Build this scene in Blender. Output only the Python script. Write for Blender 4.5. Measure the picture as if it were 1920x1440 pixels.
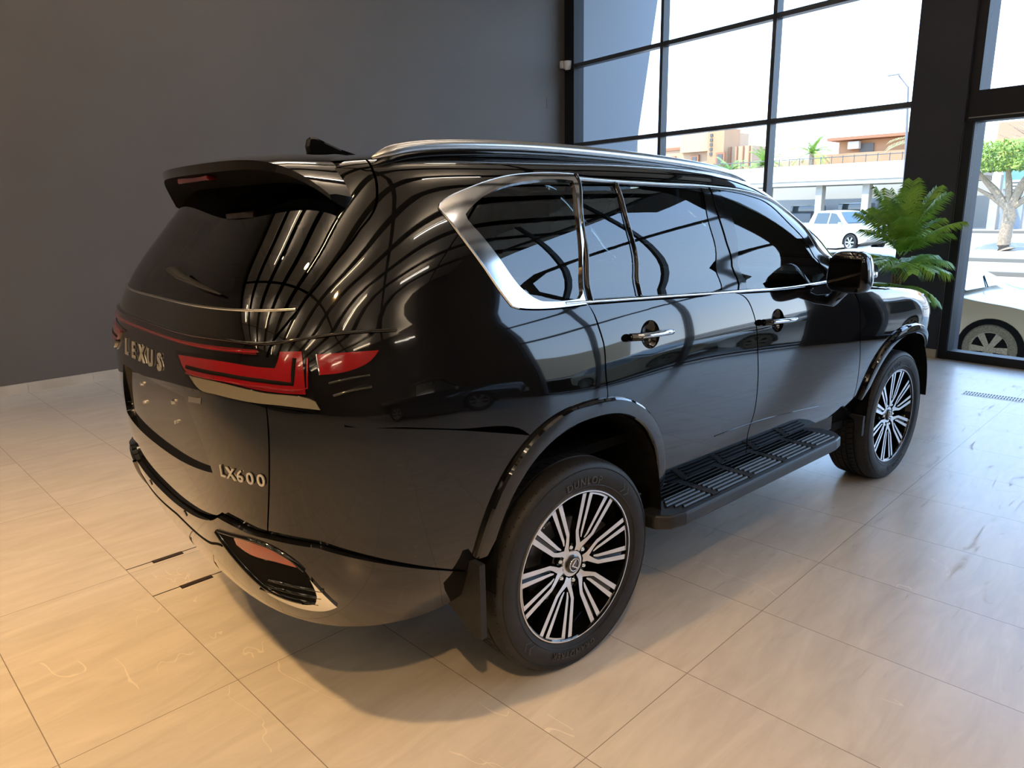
import bpy, bmesh, math, random
import numpy as np
from mathutils import Vector, Matrix, Euler
from mathutils.geometry import delaunay_2d_cdt
random.seed(7)
R=math.radians; PI=math.pi
for o in list(bpy.data.objects): bpy.data.objects.remove(o)
SC=bpy.context.scene; COL=SC.collection
# ------------------------------------------------------------ camera, sky, sun, exposure
cam=bpy.data.objects.new('camera',bpy.data.cameras.new('camera')); COL.objects.link(cam)
cam.location=(-.9388,-7.2884,1.7156); cam.rotation_euler=(R(76.408),R(1.121),R(-44.957))
cam.data.sensor_width=36; cam.data.lens=36*1356/1920; cam.data.clip_start=.05; cam.data.clip_end=500
SC.camera=cam
SC.view_settings.view_transform='Standard'; SC.view_settings.look='None'
SC.view_settings.exposure=1.28; SC.view_settings.gamma=1
SC.cycles.use_denoising=True
SC.cycles.max_bounces=8; SC.cycles.transparent_max_bounces=16; SC.cycles.sample_clamp_indirect=6
SC.cycles.caustics_reflective=False; SC.cycles.caustics_refractive=False
W=bpy.data.worlds.new('world'); SC.world=W; W.use_nodes=True
_n=W.node_tree; _bg=_n.nodes['Background']
_tc=_n.nodes.new('ShaderNodeTexCoord'); _sp=_n.nodes.new('ShaderNodeSeparateXYZ'); _cr=_n.nodes.new('ShaderNodeValToRGB')
_n.links.new(_tc.outputs['Generated'],_sp.inputs[0]); _n.links.new(_sp.outputs['Z'],_cr.inputs[0]); _n.links.new(_cr.outputs[0],_bg.inputs[0])
_cr.color_ramp.elements[0].position=0; _cr.color_ramp.elements[0].color=(.72,.82,.96,1)
_cr.color_ramp.elements[1].position=.7; _cr.color_ramp.elements[1].color=(.24,.44,.86,1)
_e=_cr.color_ramp.elements.new(.12); _e.color=(.54,.72,1.0,1)
_bg.inputs[1].default_value=2.6
def light(name,kind,loc,energy,color,target=None,**k):
    L=bpy.data.lights.new(name,kind); L.energy=energy; L.color=color
    for a,b in k.items(): setattr(L,a,b)
    o=bpy.data.objects.new(name,L); o.location=loc; COL.objects.link(o)
    if target is not None: o.rotation_euler=(Vector(target)-Vector(loc)).to_track_quat('-Z','Y').to_euler()
    return o
light('sun','SUN',(0,0,30),3.2,(1,.90,.74),target=(14,-9,5),angle=R(.6))
CEIL=6.2
# ------------------------------------------------------------ materials
MATS={}
def mat(name,col=(.5,.5,.5),rough=.5,metal=0,coat=0,spec=.5,emit=None,estr=0,**k):
    if name in MATS: return MATS[name]
    m=bpy.data.materials.new(name); m.use_nodes=True; b=m.node_tree.nodes['Principled BSDF']
    b.inputs['Base Color'].default_value=(*col,1); b.inputs['Roughness'].default_value=rough
    b.inputs['Metallic'].default_value=metal; b.inputs['Coat Weight'].default_value=coat
    b.inputs['Coat Roughness'].default_value=.02; b.inputs['Specular IOR Level'].default_value=spec
    if emit: b.inputs['Emission Color'].default_value=(*emit,1); b.inputs['Emission Strength'].default_value=estr
    MATS[name]=m; return m
def noisy(name,c1,c2,scale=8,rough=.6,bump=0,metal=0,detail=6,rr=None,spec=.5):
    if name in MATS: return MATS[name]
    m=mat(name,c1,rough,metal,spec=spec); t=m.node_tree; b=t.nodes['Principled BSDF']
    tc=t.nodes.new('ShaderNodeTexCoord'); n=t.nodes.new('ShaderNodeTexNoise'); n.inputs['Scale'].default_value=scale; n.inputs['Detail'].default_value=detail
    t.links.new(tc.outputs['Object'],n.inputs['Vector'])
    mx=t.nodes.new('ShaderNodeMix'); mx.data_type='RGBA'; mx.inputs[6].default_value=(*c1,1); mx.inputs[7].default_value=(*c2,1)
    cr=t.nodes.new('ShaderNodeMapRange'); cr.inputs[1].default_value=.35; cr.inputs[2].default_value=.65
    t.links.new(n.outputs['Fac'],cr.inputs[0]); t.links.new(cr.outputs[0],mx.inputs[0]); t.links.new(mx.outputs[2],b.inputs['Base Color'])
    if bump:
        bp=t.nodes.new('ShaderNodeBump'); bp.inputs['Strength'].default_value=bump; bp.inputs['Distance'].default_value=.02
        t.links.new(n.outputs['Fac'],bp.inputs['Height']); t.links.new(bp.outputs[0],b.inputs['Normal'])
    return m
def glassmat(name,tint,fres=1.5,rough=0.0,base=.04):
    m=bpy.data.materials.new(name); m.use_nodes=True; t=m.node_tree; t.nodes.clear()
    o=t.nodes.new('ShaderNodeOutputMaterial'); tr=t.nodes.new('ShaderNodeBsdfTransparent'); tr.inputs[0].default_value=(*tint,1)
    g=t.nodes.new('ShaderNodeBsdfGlossy'); g.inputs['Roughness'].default_value=rough; g.inputs['Color'].default_value=(1,1,1,1)
    f=t.nodes.new('ShaderNodeFresnel'); f.inputs[0].default_value=fres; mx=t.nodes.new('ShaderNodeMixShader')
    t.links.new(f.outputs[0],mx.inputs[0]); t.links.new(tr.outputs[0],mx.inputs[1]); t.links.new(g.outputs[0],mx.inputs[2]); t.links.new(mx.outputs[0],o.inputs[0])
    MATS[name]=m; return m
PAINT=mat('black_paint',(.0035,.0037,.0042),.06,spec=.12,coat=1.0)
GLOSS=mat('gloss_black',(.003,.003,.003),.05,spec=.45,coat=.2)
SATIN=mat('satin_black',(.010,.0105,.011),.38,spec=.4)
RUBBER=noisy('rubber',(.012,.012,.0125),(.018,.018,.019),30,.55,spec=.3)
DARK=mat('dark_matte',(.004,.004,.004),.9,spec=.1)
CHROME=mat('chrome',(.78,.79,.80),.06,metal=1)
SATINCH=mat('satin_chrome',(.62,.62,.61),.22,metal=1)
ALU=mat('machined_alloy',(.80,.80,.81),.25,metal=.85)
RED=mat('red_lens',(.17,.002,.004),.12,coat=1.0)
DRED=mat('dark_red_lens',(.10,.003,.004),.15,coat=1.0)
CLEARL=mat('clear_lens_strip',(.24,.22,.17),.2,coat=1.0,metal=.4)
GLASS_SIDE=glassmat('tinted_side_glass',(.20,.25,.25),1.68)
GLASS_DARK=glassmat('privacy_glass',(.06,.065,.06),1.52)
GLASS_WIN=glassmat('window_glass',(.94,.97,.97),1.12)
GLASS_FRONT=glassmat('front_glass',(.55,.66,.62),1.62)
# ------------------------------------------------------------ mesh helpers
def mk(name,V,F,mats,parent=None,smooth=True,nrm=None,fm=None,loc=None,rot=None,edge=None):
    me=bpy.data.meshes.new(name); me.from_pydata([tuple(map(float,v)) for v in V],[],[tuple(map(int,f)) for f in F])
    for m in (mats if isinstance(mats,(list,tuple)) else [mats]): me.materials.append(m)
    if fm is not None: me.polygons.foreach_set('material_index',np.array(fm,dtype=np.int32))
    me.polygons.foreach_set('use_smooth',np.full(len(me.polygons),smooth)); me.update()
    if nrm is not None: me.normals_split_custom_set_from_vertices([tuple(map(float,n)) for n in nrm])
    elif smooth and edge is not None: me.set_sharp_from_angle(angle=R(edge))
    o=bpy.data.objects.new(name,me); COL.objects.link(o)
    if parent: o.parent=parent
    if loc is not None: o.location=loc
    if rot is not None: o.rotation_euler=rot
    return o
class MB:
    def __init__(s): s.V=[]; s.F=[]; s.M=[]
    def add(s,V,F,m=0):
        k=len(s.V); s.V+= [tuple(v) for v in V]; s.F+=[tuple(i+k for i in f) for f in F]; s.M+=[m]*len(F); return s
    def box(s,c,d,m=0,rz=0,b=0):
        x,y,z=[a/2 for a in d]; c_,s_=math.cos(rz),math.sin(rz)
        if b<=0:
            P=[(-x,-y,-z),(x,-y,-z),(x,y,-z),(-x,y,-z),(-x,-y,z),(x,-y,z),(x,y,z),(-x,y,z)]
            F=[(0,3,2,1),(4,5,6,7),(0,1,5,4),(1,2,6,5),(2,3,7,6),(3,0,4,7)]
        else:
            bm=bmesh.new(); bmesh.ops.create_cube(bm,size=1); bmesh.ops.scale(bm,vec=d,verts=bm.verts)
            bmesh.ops.bevel(bm,geom=bm.edges[:]+bm.verts[:],offset=b,segments=2,profile=.6,affect='EDGES')
            bm.verts.index_update(); P=[tuple(v.co) for v in bm.verts]; F=[tuple(v.index for v in f.verts) for f in bm.faces]; bm.free()
        return s.add([(c[0]+c_*p[0]-s_*p[1],c[1]+s_*p[0]+c_*p[1],c[2]+p[2]) for p in P],F,m)
    def tube(s,path,r,n=10,m=0,flat=(1,1),cap=True,up=(0,0,1)):
        P=[Vector(p) for p in path]; rs=r if isinstance(r,(list,tuple)) else [r]*len(P); V=[];F=[]
        for i,p in enumerate(P):
            t=(P[min(i+1,len(P)-1)]-P[max(i-1,0)]).normalized(); u=Vector(up)
            if abs(t.dot(u))>.97: u=Vector((1,0,0))
            a=t.cross(u).normalized(); b=a.cross(t).normalized()
            for k in range(n):
                q=2*PI*k/n; V.append(p+a*math.cos(q)*rs[i]*flat[0]+b*math.sin(q)*rs[i]*flat[1])
        for i in range(len(P)-1):
            for k in range(n): F.append((i*n+k,i*n+(k+1)%n,(i+1)*n+(k+1)%n,(i+1)*n+k))
        if cap: F.append(tuple(range(n))[::-1]); F.append(tuple((len(P)-1)*n+k for k in range(n)))
        return s.add(V,F,m)
    def lathe(s,prof,n=48,axis='y',m=0,c=(0,0,0),close=False,a0=0,a1=2*PI):
        V=[];F=[];full=abs(a1-a0-2*PI)<1e-6; N=n if full else n+1; K=len(prof)
        for k in range(N):
            q=a0+(a1-a0)*k/n
            for (r,h) in prof:
                if axis=='y': V.append((c[0]+r*math.cos(q),c[1]+h,c[2]+r*math.sin(q)))
                elif axis=='z': V.append((c[0]+r*math.cos(q),c[1]+r*math.sin(q),c[2]+h))
                else: V.append((c[0]+h,c[1]+r*math.cos(q),c[2]+r*math.sin(q)))
        for k in range(n):
            k2=(k+1)%N
            for j in range(K-1 if not close else K):
                j2=(j+1)%K; F.append((k*K+j,k*K+j2,k2*K+j2,k2*K+j))
        return s.add(V,F,m)
    def prism(s,poly,d0,d1,plane='xy',m=0):
        def P(a,b,c):
            return (a,b,c) if plane=='xy' else ((a,c,b) if plane=='xz' else (c,a,b))
        n=len(poly); V=[P(a,b,d0) for a,b in poly]+[P(a,b,d1) for a,b in poly]
        F=[tuple(range(n))[::-1],tuple(range(n,2*n))]+[(i,(i+1)%n,n+(i+1)%n,n+i) for i in range(n)]
        return s.add(V,F,m)
    def build(s,name,mats,parent=None,smooth=False,edge=35,loc=None,rot=None,fix=True):
        o=mk(name,s.V,s.F,mats,parent,smooth,fm=s.M,loc=loc,rot=rot)
        if fix:
            bm=bmesh.new(); bm.from_mesh(o.data); bmesh.ops.recalc_face_normals(bm,faces=bm.faces); bm.to_mesh(o.data); bm.free()
        if smooth: o.data.set_sharp_from_angle(angle=R(edge))
        return o
def empty(name,label,cat,loc=(0,0,0),rz=0,group=None):
    o=bpy.data.objects.new(name,None); COL.objects.link(o); o.location=loc; o.rotation_euler=(0,0,rz)
    o.empty_display_size=.1; return tag(o,label,cat,group)
def tag(o,label,cat,group=None,kind=None):
    o['label']=label; o['category']=cat
    if group: o['group']=group
    if kind: o['kind']=kind
    return o
def struct(o,label=None):
    o['kind']='structure'
    if label: o['label']=label
    return o
def text_mesh(txt,size,extrude,bold=0,spacing=1.0):
    cu=bpy.data.curves.new('t','FONT'); cu.body=txt; cu.size=size; cu.extrude=extrude; cu.align_x='CENTER'; cu.align_y='CENTER'; cu.offset=bold; cu.space_character=spacing
    cu.resolution_u=3
    o=bpy.data.objects.new('t',cu); COL.objects.link(o); dg=bpy.context.evaluated_depsgraph_get()
    me=bpy.data.meshes.new_from_object(o.evaluated_get(dg)); V=[tuple(v.co) for v in me.vertices]; F=[tuple(p.vertices) for p in me.polygons]
    bpy.data.objects.remove(o); bpy.data.meshes.remove(me); bpy.data.curves.remove(cu); return V,F
def _spl(xs, ys):
    xs=np.array(xs,float); ys=np.array(ys,float); n=len(xs); h=np.diff(xs)
    A=np.zeros((n,n)); r=np.zeros(n); A[0,0]=A[-1,-1]=1
    for i in range(1,n-1):
        A[i,i-1]=h[i-1]; A[i,i]=2*(h[i-1]+h[i]); A[i,i+1]=h[i]
        r[i]=6*((ys[i+1]-ys[i])/h[i]-(ys[i]-ys[i-1])/h[i-1])
    m=np.linalg.solve(A,r)
    def f(x):
        x=np.clip(x,xs[0],xs[-1]); i=np.clip(np.searchsorted(xs,x)-1,0,n-2)
        d=x-xs[i]; e=xs[i+1]-x; hh=h[i]
        return (m[i]*e**3+m[i+1]*d**3)/(6*hh)+(ys[i]/hh-m[i]*hh/6)*e+(ys[i+1]/hh-m[i+1]*hh/6)*d
    return f
# body section table: (half width, height, rear end x, rear corner length, front end x)
SEC=[(.850,.40,-.985,.90,3.40),(.888,.49,-1.035,.90,3.50),(.925,.60,-1.08,.90,3.58),(.950,.75,-1.12,.90,3.66),(.962,.90,-1.138,.90,3.70),
 (.966,1.03,-1.145,.90,3.68),(.963,1.12,-1.147,.90,3.58),(.958,1.18,-1.146,.90,3.40),(.950,1.235,-1.142,.90,2.98),(.942,1.28,-1.136,.90,2.62),(.930,1.335,-1.124,.90,2.52),(.908,1.41,-1.098,.88,2.42),
 (.880,1.52,-1.035,.84,2.28),(.846,1.64,-.945,.80,2.12),(.805,1.75,-.860,.76,1.96),(.770,1.82,-.80,.72,1.84),(.728,1.865,-.76,.68,1.70),
 (.620,1.900,-.66,.62,1.46),(.400,1.925,-.42,.5,1.10),(.200,1.937,-.15,.35,.85),(.01,1.940,.10,.2,.60)]
SEC=np.array(SEC)
_v=np.concatenate([[0],np.cumsum(np.hypot(np.diff(SEC[:,0]),np.diff(SEC[:,1])))])
SW,SZ,SXR,SA,SXF=[_spl(_v,SEC[:,i]) for i in range(5)]
VMAX=_v[-1]
def SXM(v):
    z=SZ(v); m=SXF(v)-np.minimum(.7,SA(v)); k=np.clip((z-1.30)/.16,0,1); k=k*k*(3-2*k)
    return 1.95+(np.minimum(m,1.95)-1.95)*k
def sc(c,z):
    """s value at fraction c round the front corner at height z"""
    v=v_of_z(z); xm=float(SXM(v)); xc=max(float(SXF(v))-min(.7,float(SA(v))),xm); fs=(xc-xm)/(xc-xm+1.3)
    return 2+fs+(1-fs)*c
def v_of_z(z):
    lo,hi=0.,VMAX
    for _ in range(40):
        m=(lo+hi)/2
        if SZ(m)<z: lo=m
        else: hi=m
    return (lo+hi)/2
NEXP=3.9
_th=np.linspace(0,1,6001); _th=np.pi/2*(_th*_th*(3-2*_th))
_px=-.9*np.cos(_th)**(2/NEXP); _py=.95*np.sin(_th)**(2/NEXP)
_al=np.concatenate([[0],np.cumsum(np.hypot(np.diff(_px),np.diff(_py)))]); _al/=_al[-1]
def _theta(u): return np.interp(u,_al,_th)
def bulge(x,z):
    b=.016*(np.exp(-((x-0.)/.50)**2)+np.exp(-((x-2.85)/.5)**2))*np.exp(-((z-.95)/.25)**2)
    return b
def S(s,v):
    """body surface, right side is +s (y<0). s in [-3,3]; |s|<1 rear corner, 1-2 flank, 2-3 front corner"""
    s=np.asarray(s,float); v=np.asarray(v,float); sg=np.where(s<0,1.,-1.); t=np.abs(s)
    w=SW(v); z=SZ(v); xr=SXR(v); a=SA(v); xf=SXF(v); a2=np.minimum(.7,a)
    n=NEXP
    th=_theta(np.clip(t,0,1)); x1=xr+a*(1-np.cos(th)**(2/n)); y1=w*np.sin(th)**(2/n)
    xm=SXM(v); xc=np.maximum(xf-a2,xm); x2=xr+a+(xm-xr-a)*(t-1); y2=w
    fs=(xc-xm)/(xc-xm+1.3); u=np.clip(t-2,0,1); c=np.clip((u-fs)/(1-fs),0,1)
    th3=_theta(1-c); x3=np.where(u<fs,xm+(xc-xm)*u/np.maximum(fs,1e-6),xc+(xf-xc)*np.cos(th3)**(2/3.2)); y3=w*np.sin(th3)**(2/3.2)
    x=np.where(t<=1,x1,np.where(t<=2,x2,x3)); y=np.where(t<=1,y1,np.where(t<=2,y2,y3))
    hz=np.clip((z-1.5)/.4,0,1); hz=hz*hz*(3-2*hz)
    y=y*(1-.015*np.clip((x-1.6)/1.2,0,1.5)**2*0)+np.where(y>.3,bulge(x,z),0)
    z=z-hz*.045*((x-.35)/1.2)**2*np.where(x>.35,1,.35)
    return np.stack([x,sg*y,z],-1)
def SN(s,v,e=1e-3):
    du=S(s+e,v)-S(s-e,v); dv=S(s,np.minimum(v+e,VMAX))-S(s,np.maximum(v-e,0))
    n=np.cross(du,dv); n/= np.linalg.norm(n,axis=-1,keepdims=True)+1e-12
    return n
def kb(s):
    t=np.clip((np.abs(s)-.5)/.42,0,1); return 1-t*t*(3-2*t)
def SB(s,v):
    """rear bumper skin, standing proud of the body surface"""
    return S(s,v)+(SN(s,v)*np.array([1,1,0]))*(.020*kb(s))[...,None]
def v_z(z): return float(v_of_z(z))
def sv_xz(x,z):
    v=v_z(z); lo,hi=.3,2.99
    for _ in range(30):
        m=(lo+hi)/2
        if S(m,v)[0]<x: lo=m
        else: hi=m
    return ((lo+hi)/2,v)

T={'q_outer':[(1.144,1.002),(0.988,1.021),(0.971,1.03),(0.897,1.158),(0.807,1.279),(0.764,1.337),(0.744,1.362),(0.743,1.377),(0.762,1.399),(0.808,1.425),(0.869,1.451),(0.939,1.472),(1.016,1.483),(1.128,1.488),(1.214,1.483)],
'q_inner':[(0.833,1.365),(0.869,1.401),(0.932,1.433),(1.029,1.453),(1.109,1.459),(1.188,1.454),(1.171,1.331),(1.163,1.157),(1.146,1.044),(1.133,1.027),(1.053,1.033),(1.038,1.04),(0.994,1.096),(0.93,1.193),(0.861,1.28),(0.826,1.321),(0.817,1.339)],
'top_upper':[(1.214,1.483),(1.387,1.471),(1.595,1.465),(1.885,1.464),(2.174,1.449),(2.304,1.402)],
'a_upper':[(2.304,1.402),(2.308,1.275),(2.246,1.142),(2.275,1.074)],
'glass_fix':[(1.219,1.452),(1.366,1.447),(1.336,1.306),(1.322,1.131),(1.282,1.007),(1.158,1.021),(1.18,1.16),(1.19,1.343)],
'glass_rear':[(1.382,1.448),(1.82,1.443),(1.702,1.297),(1.637,1.139),(1.542,0.978),(1.294,1.006),(1.336,1.143),(1.34,1.273)],
'glass_front':[(1.911,1.437),(2.116,1.422),(2.219,1.379),(2.195,1.265),(2.178,1.156),(2.137,1.056),(1.951,0.952),(1.835,0.95),(1.63,0.968),(1.731,1.137)],
'belt_up':[(1.098,1.023),(1.156,1.02),(1.291,1.005),(1.545,0.976),(1.627,0.967),(1.834,0.947),(1.96,0.946)],
'belt_lo':[(1.095,1.011),(1.148,1.002),(1.282,0.988),(1.454,0.968),(1.59,0.954),(1.756,0.934),(1.889,0.925),(1.973,0.934)],
'gap_r':[(1.214,1.483),(1.172,1.331),(1.168,1.156),(1.149,1.012),(1.158,0.936),(1.171,0.856),(1.17,0.736),(1.171,0.649),(1.169,0.605)],
'gap_m':[(1.885,1.459),(1.779,1.333),(1.71,1.194),(1.683,1.104),(1.595,0.966),(1.619,0.911),(1.639,0.824),(1.648,0.677),(1.658,0.506),(1.657,0.382),(1.642,0.277),(1.655,0.145)],
'gap_f':[(1.973,0.934),(2.133,0.897),(2.135,0.847),(2.124,0.742),(2.124,0.618),(2.138,0.507),(2.151,0.394),(2.163,0.279),(2.166,0.186),(2.164,0.098),(2.122,0.089)],
'door_bot':[(1.373,0.161),(1.501,0.152),(1.654,0.14),(1.867,0.117),(2.122,0.089)],
'fl_out':[(0.835,0.251),(0.839,0.312),(0.871,0.382),(0.9,0.492),(0.933,0.579),(0.962,0.632),(1.01,0.672),(1.063,0.684),(1.12,0.684),(1.16,0.677),(1.225,0.655),(1.255,0.626),(1.289,0.571),(1.317,0.487),(1.339,0.403),(1.354,0.31),(1.356,0.233),(1.351,0.164)],
'fl_in':[(0.855,0.197),(0.868,0.263),(0.892,0.317),(0.929,0.429),(0.963,0.514),(1.0,0.571),(1.043,0.604),(1.099,0.615),(1.158,0.61),(1.211,0.589),(1.227,0.578),(1.251,0.54),(1.277,0.479),(1.307,0.375),(1.326,0.269),(1.337,0.165)],
'ff_out':[(2.315,0.0),(2.298,0.084),(2.257,0.179),(2.232,0.331),(2.247,0.47),(2.282,0.571),(2.321,0.621),(2.413,0.612)],
'ff_in':[(2.418,0.0),(2.318,0.096),(2.252,0.334),(2.27,0.463),(2.292,0.511),(2.327,0.558),(2.422,0.546)],
'tg_gap':[(0.517,1.076),(0.501,1.035),(0.481,0.991),(0.468,0.925),(0.463,0.858),(0.469,0.813),(0.468,0.736),(0.459,0.624),(0.446,0.512),(0.43,0.41)],
'tg_bot':[(0.43,0.41),(0.414,0.409),(0.35,0.422),(0.301,0.428),(0.266,0.4),(0.222,0.382),(0.066,0.348),(-0.177,0.293),(-0.312,0.376)],
'd_gap':[(0.495,1.761),(0.557,1.543),(0.573,1.484),(0.587,1.427),(0.596,1.379),(0.591,1.337),(0.58,1.304),(0.573,1.268),(0.557,1.21),(0.543,1.151),(0.525,1.1),(0.517,1.076)],
'glass_back_r':[(0.514,1.079),(0.523,1.111),(0.532,1.192),(0.53,1.29),(0.519,1.357),(0.509,1.392)],
'glass_back_b':[(-0.25,1.093),(-0.094,1.072),(0.147,1.069),(0.354,1.072),(0.457,1.075),(0.514,1.079)],
'recess':[(-0.217,0.784),(-0.019,0.777),(0.215,0.781),(0.235,0.737),(0.261,0.677),(0.293,0.566),(0.103,0.54),(-0.106,0.535),(-0.274,0.54)],
'lamp_in':[(0.21,0.916),(0.38,0.926),(0.467,0.919),(0.49,0.918),(0.495,0.94),(0.498,0.962),(0.536,0.963),(0.541,0.903),(0.543,0.844),(0.466,0.854),(0.381,0.869),(0.262,0.869),(0.238,0.88)],
'lamp_line':[(0.25,0.887),(0.381,0.889),(0.467,0.882),(0.521,0.874),(0.524,0.944)],
'lamp_white':[(0.261,0.864),(0.38,0.865),(0.466,0.85),(0.542,0.837),(0.558,0.825),(0.565,0.8),(0.495,0.815),(0.467,0.817),(0.359,0.827),(0.302,0.83)],
'lamp_side':[(0.56,0.953),(0.61,0.954),(0.666,0.952),(0.652,0.924),(0.614,0.901),(0.566,0.896)],
'lamp_house':[(0.181,0.923),(0.372,0.94),(0.455,0.943),(0.483,0.95),(0.49,0.984),(0.528,0.994),(0.592,0.996),(0.657,0.997),(0.707,0.994),(0.725,0.983),(0.723,0.968),(0.706,0.955),(0.676,0.928),(0.648,0.903),(0.624,0.865),(0.609,0.83),(0.6,0.779),(0.571,0.785),(0.527,0.8),(0.469,0.81),(0.358,0.82),(0.281,0.828),(0.225,0.869)],
'bar_up':[(-0.323,0.967),(-0.021,0.955),(0.158,0.96),(0.288,0.964),(0.384,0.967),(0.454,0.966)],
'bar_lo':[(-0.279,0.952),(-0.123,0.944),(0.161,0.948),(0.338,0.951),(0.453,0.951)],
'crease':[(-0.389,0.98),(0.225,0.984),(0.469,0.991)],
'lex':[(-0.201,0.893),(-0.159,0.841),(0.103,0.879),(0.13,0.855),(-0.02,0.87)],
'lx600':[(0.318,0.593),(0.321,0.568),(0.46,0.602),(0.459,0.577)],
'plate_tag':[(0.238,0.797),(0.296,0.804),(0.292,0.779),(0.234,0.771)],
'bump_line':[(0.602,0.748),(0.708,0.718),(0.818,0.679),(0.962,0.632)],
'bump_low':[(0.436,0.43),(0.531,0.387),(0.619,0.317),(0.715,0.234),(0.837,0.125)],
'groove':[(-0.273,0.315),(-0.132,0.291),(0.064,0.315),(0.262,0.3)],
'sens':[(0.102,0.33),(-0.273,0.336)],
'rec2':[(0.283,0.364),(0.321,0.374),(0.427,0.381),(0.475,0.342),(0.494,0.3),(0.5,0.224),(0.493,0.174),(0.466,0.161),(0.385,0.194),(0.34,0.26)],
'refl':[(0.347,0.372),(0.394,0.378),(0.452,0.36),(0.48,0.323),(0.483,0.313),(0.445,0.324),(0.382,0.329),(0.349,0.348)],
'chromeL':[(0.501,0.271),(0.529,0.148),(0.502,0.127),(0.458,0.127),(0.386,0.163),(0.381,0.185),(0.407,0.193),(0.464,0.153),(0.49,0.16),(0.501,0.2)],
'bump_edge':[(0.58,0.062),(0.704,0.041),(0.777,0.052)],
'handle_r':[(1.234,0.858),(1.348,0.85),(1.298,0.851)],
'handle_f':[(1.661,0.806),(1.789,0.792),(1.732,0.795)],
'char':[(1.509,0.33),(1.675,0.324),(1.97,0.27)]}
# ------------------------------------------------------------ showroom
P0=np.array([8.10,-5.03]); TH=R(82.1); FD_=np.array([math.cos(TH),math.sin(TH)]); FN=np.array([math.sin(TH),-math.cos(TH)])  # outward normal (+x)
def fa(t,n=0): q=P0+FD_*t+FN*n; return (float(q[0]),float(q[1]))
YW=1.27; XB=-13.; YR=-16.5
WALLM=noisy('charcoal_wall_paint',(.104,.090,.080),(.110,.096,.085),1.2,.62,spec=.35)
COLM=noisy('column_paint',(.024,.026,.036),(.027,.029,.040),2,.55,spec=.35)
FRM=mat('frame_metal',(.012,.013,.017),.5,spec=.25)
MUL=mat('mullion_metal',(.05,.055,.065),.4)
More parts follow.
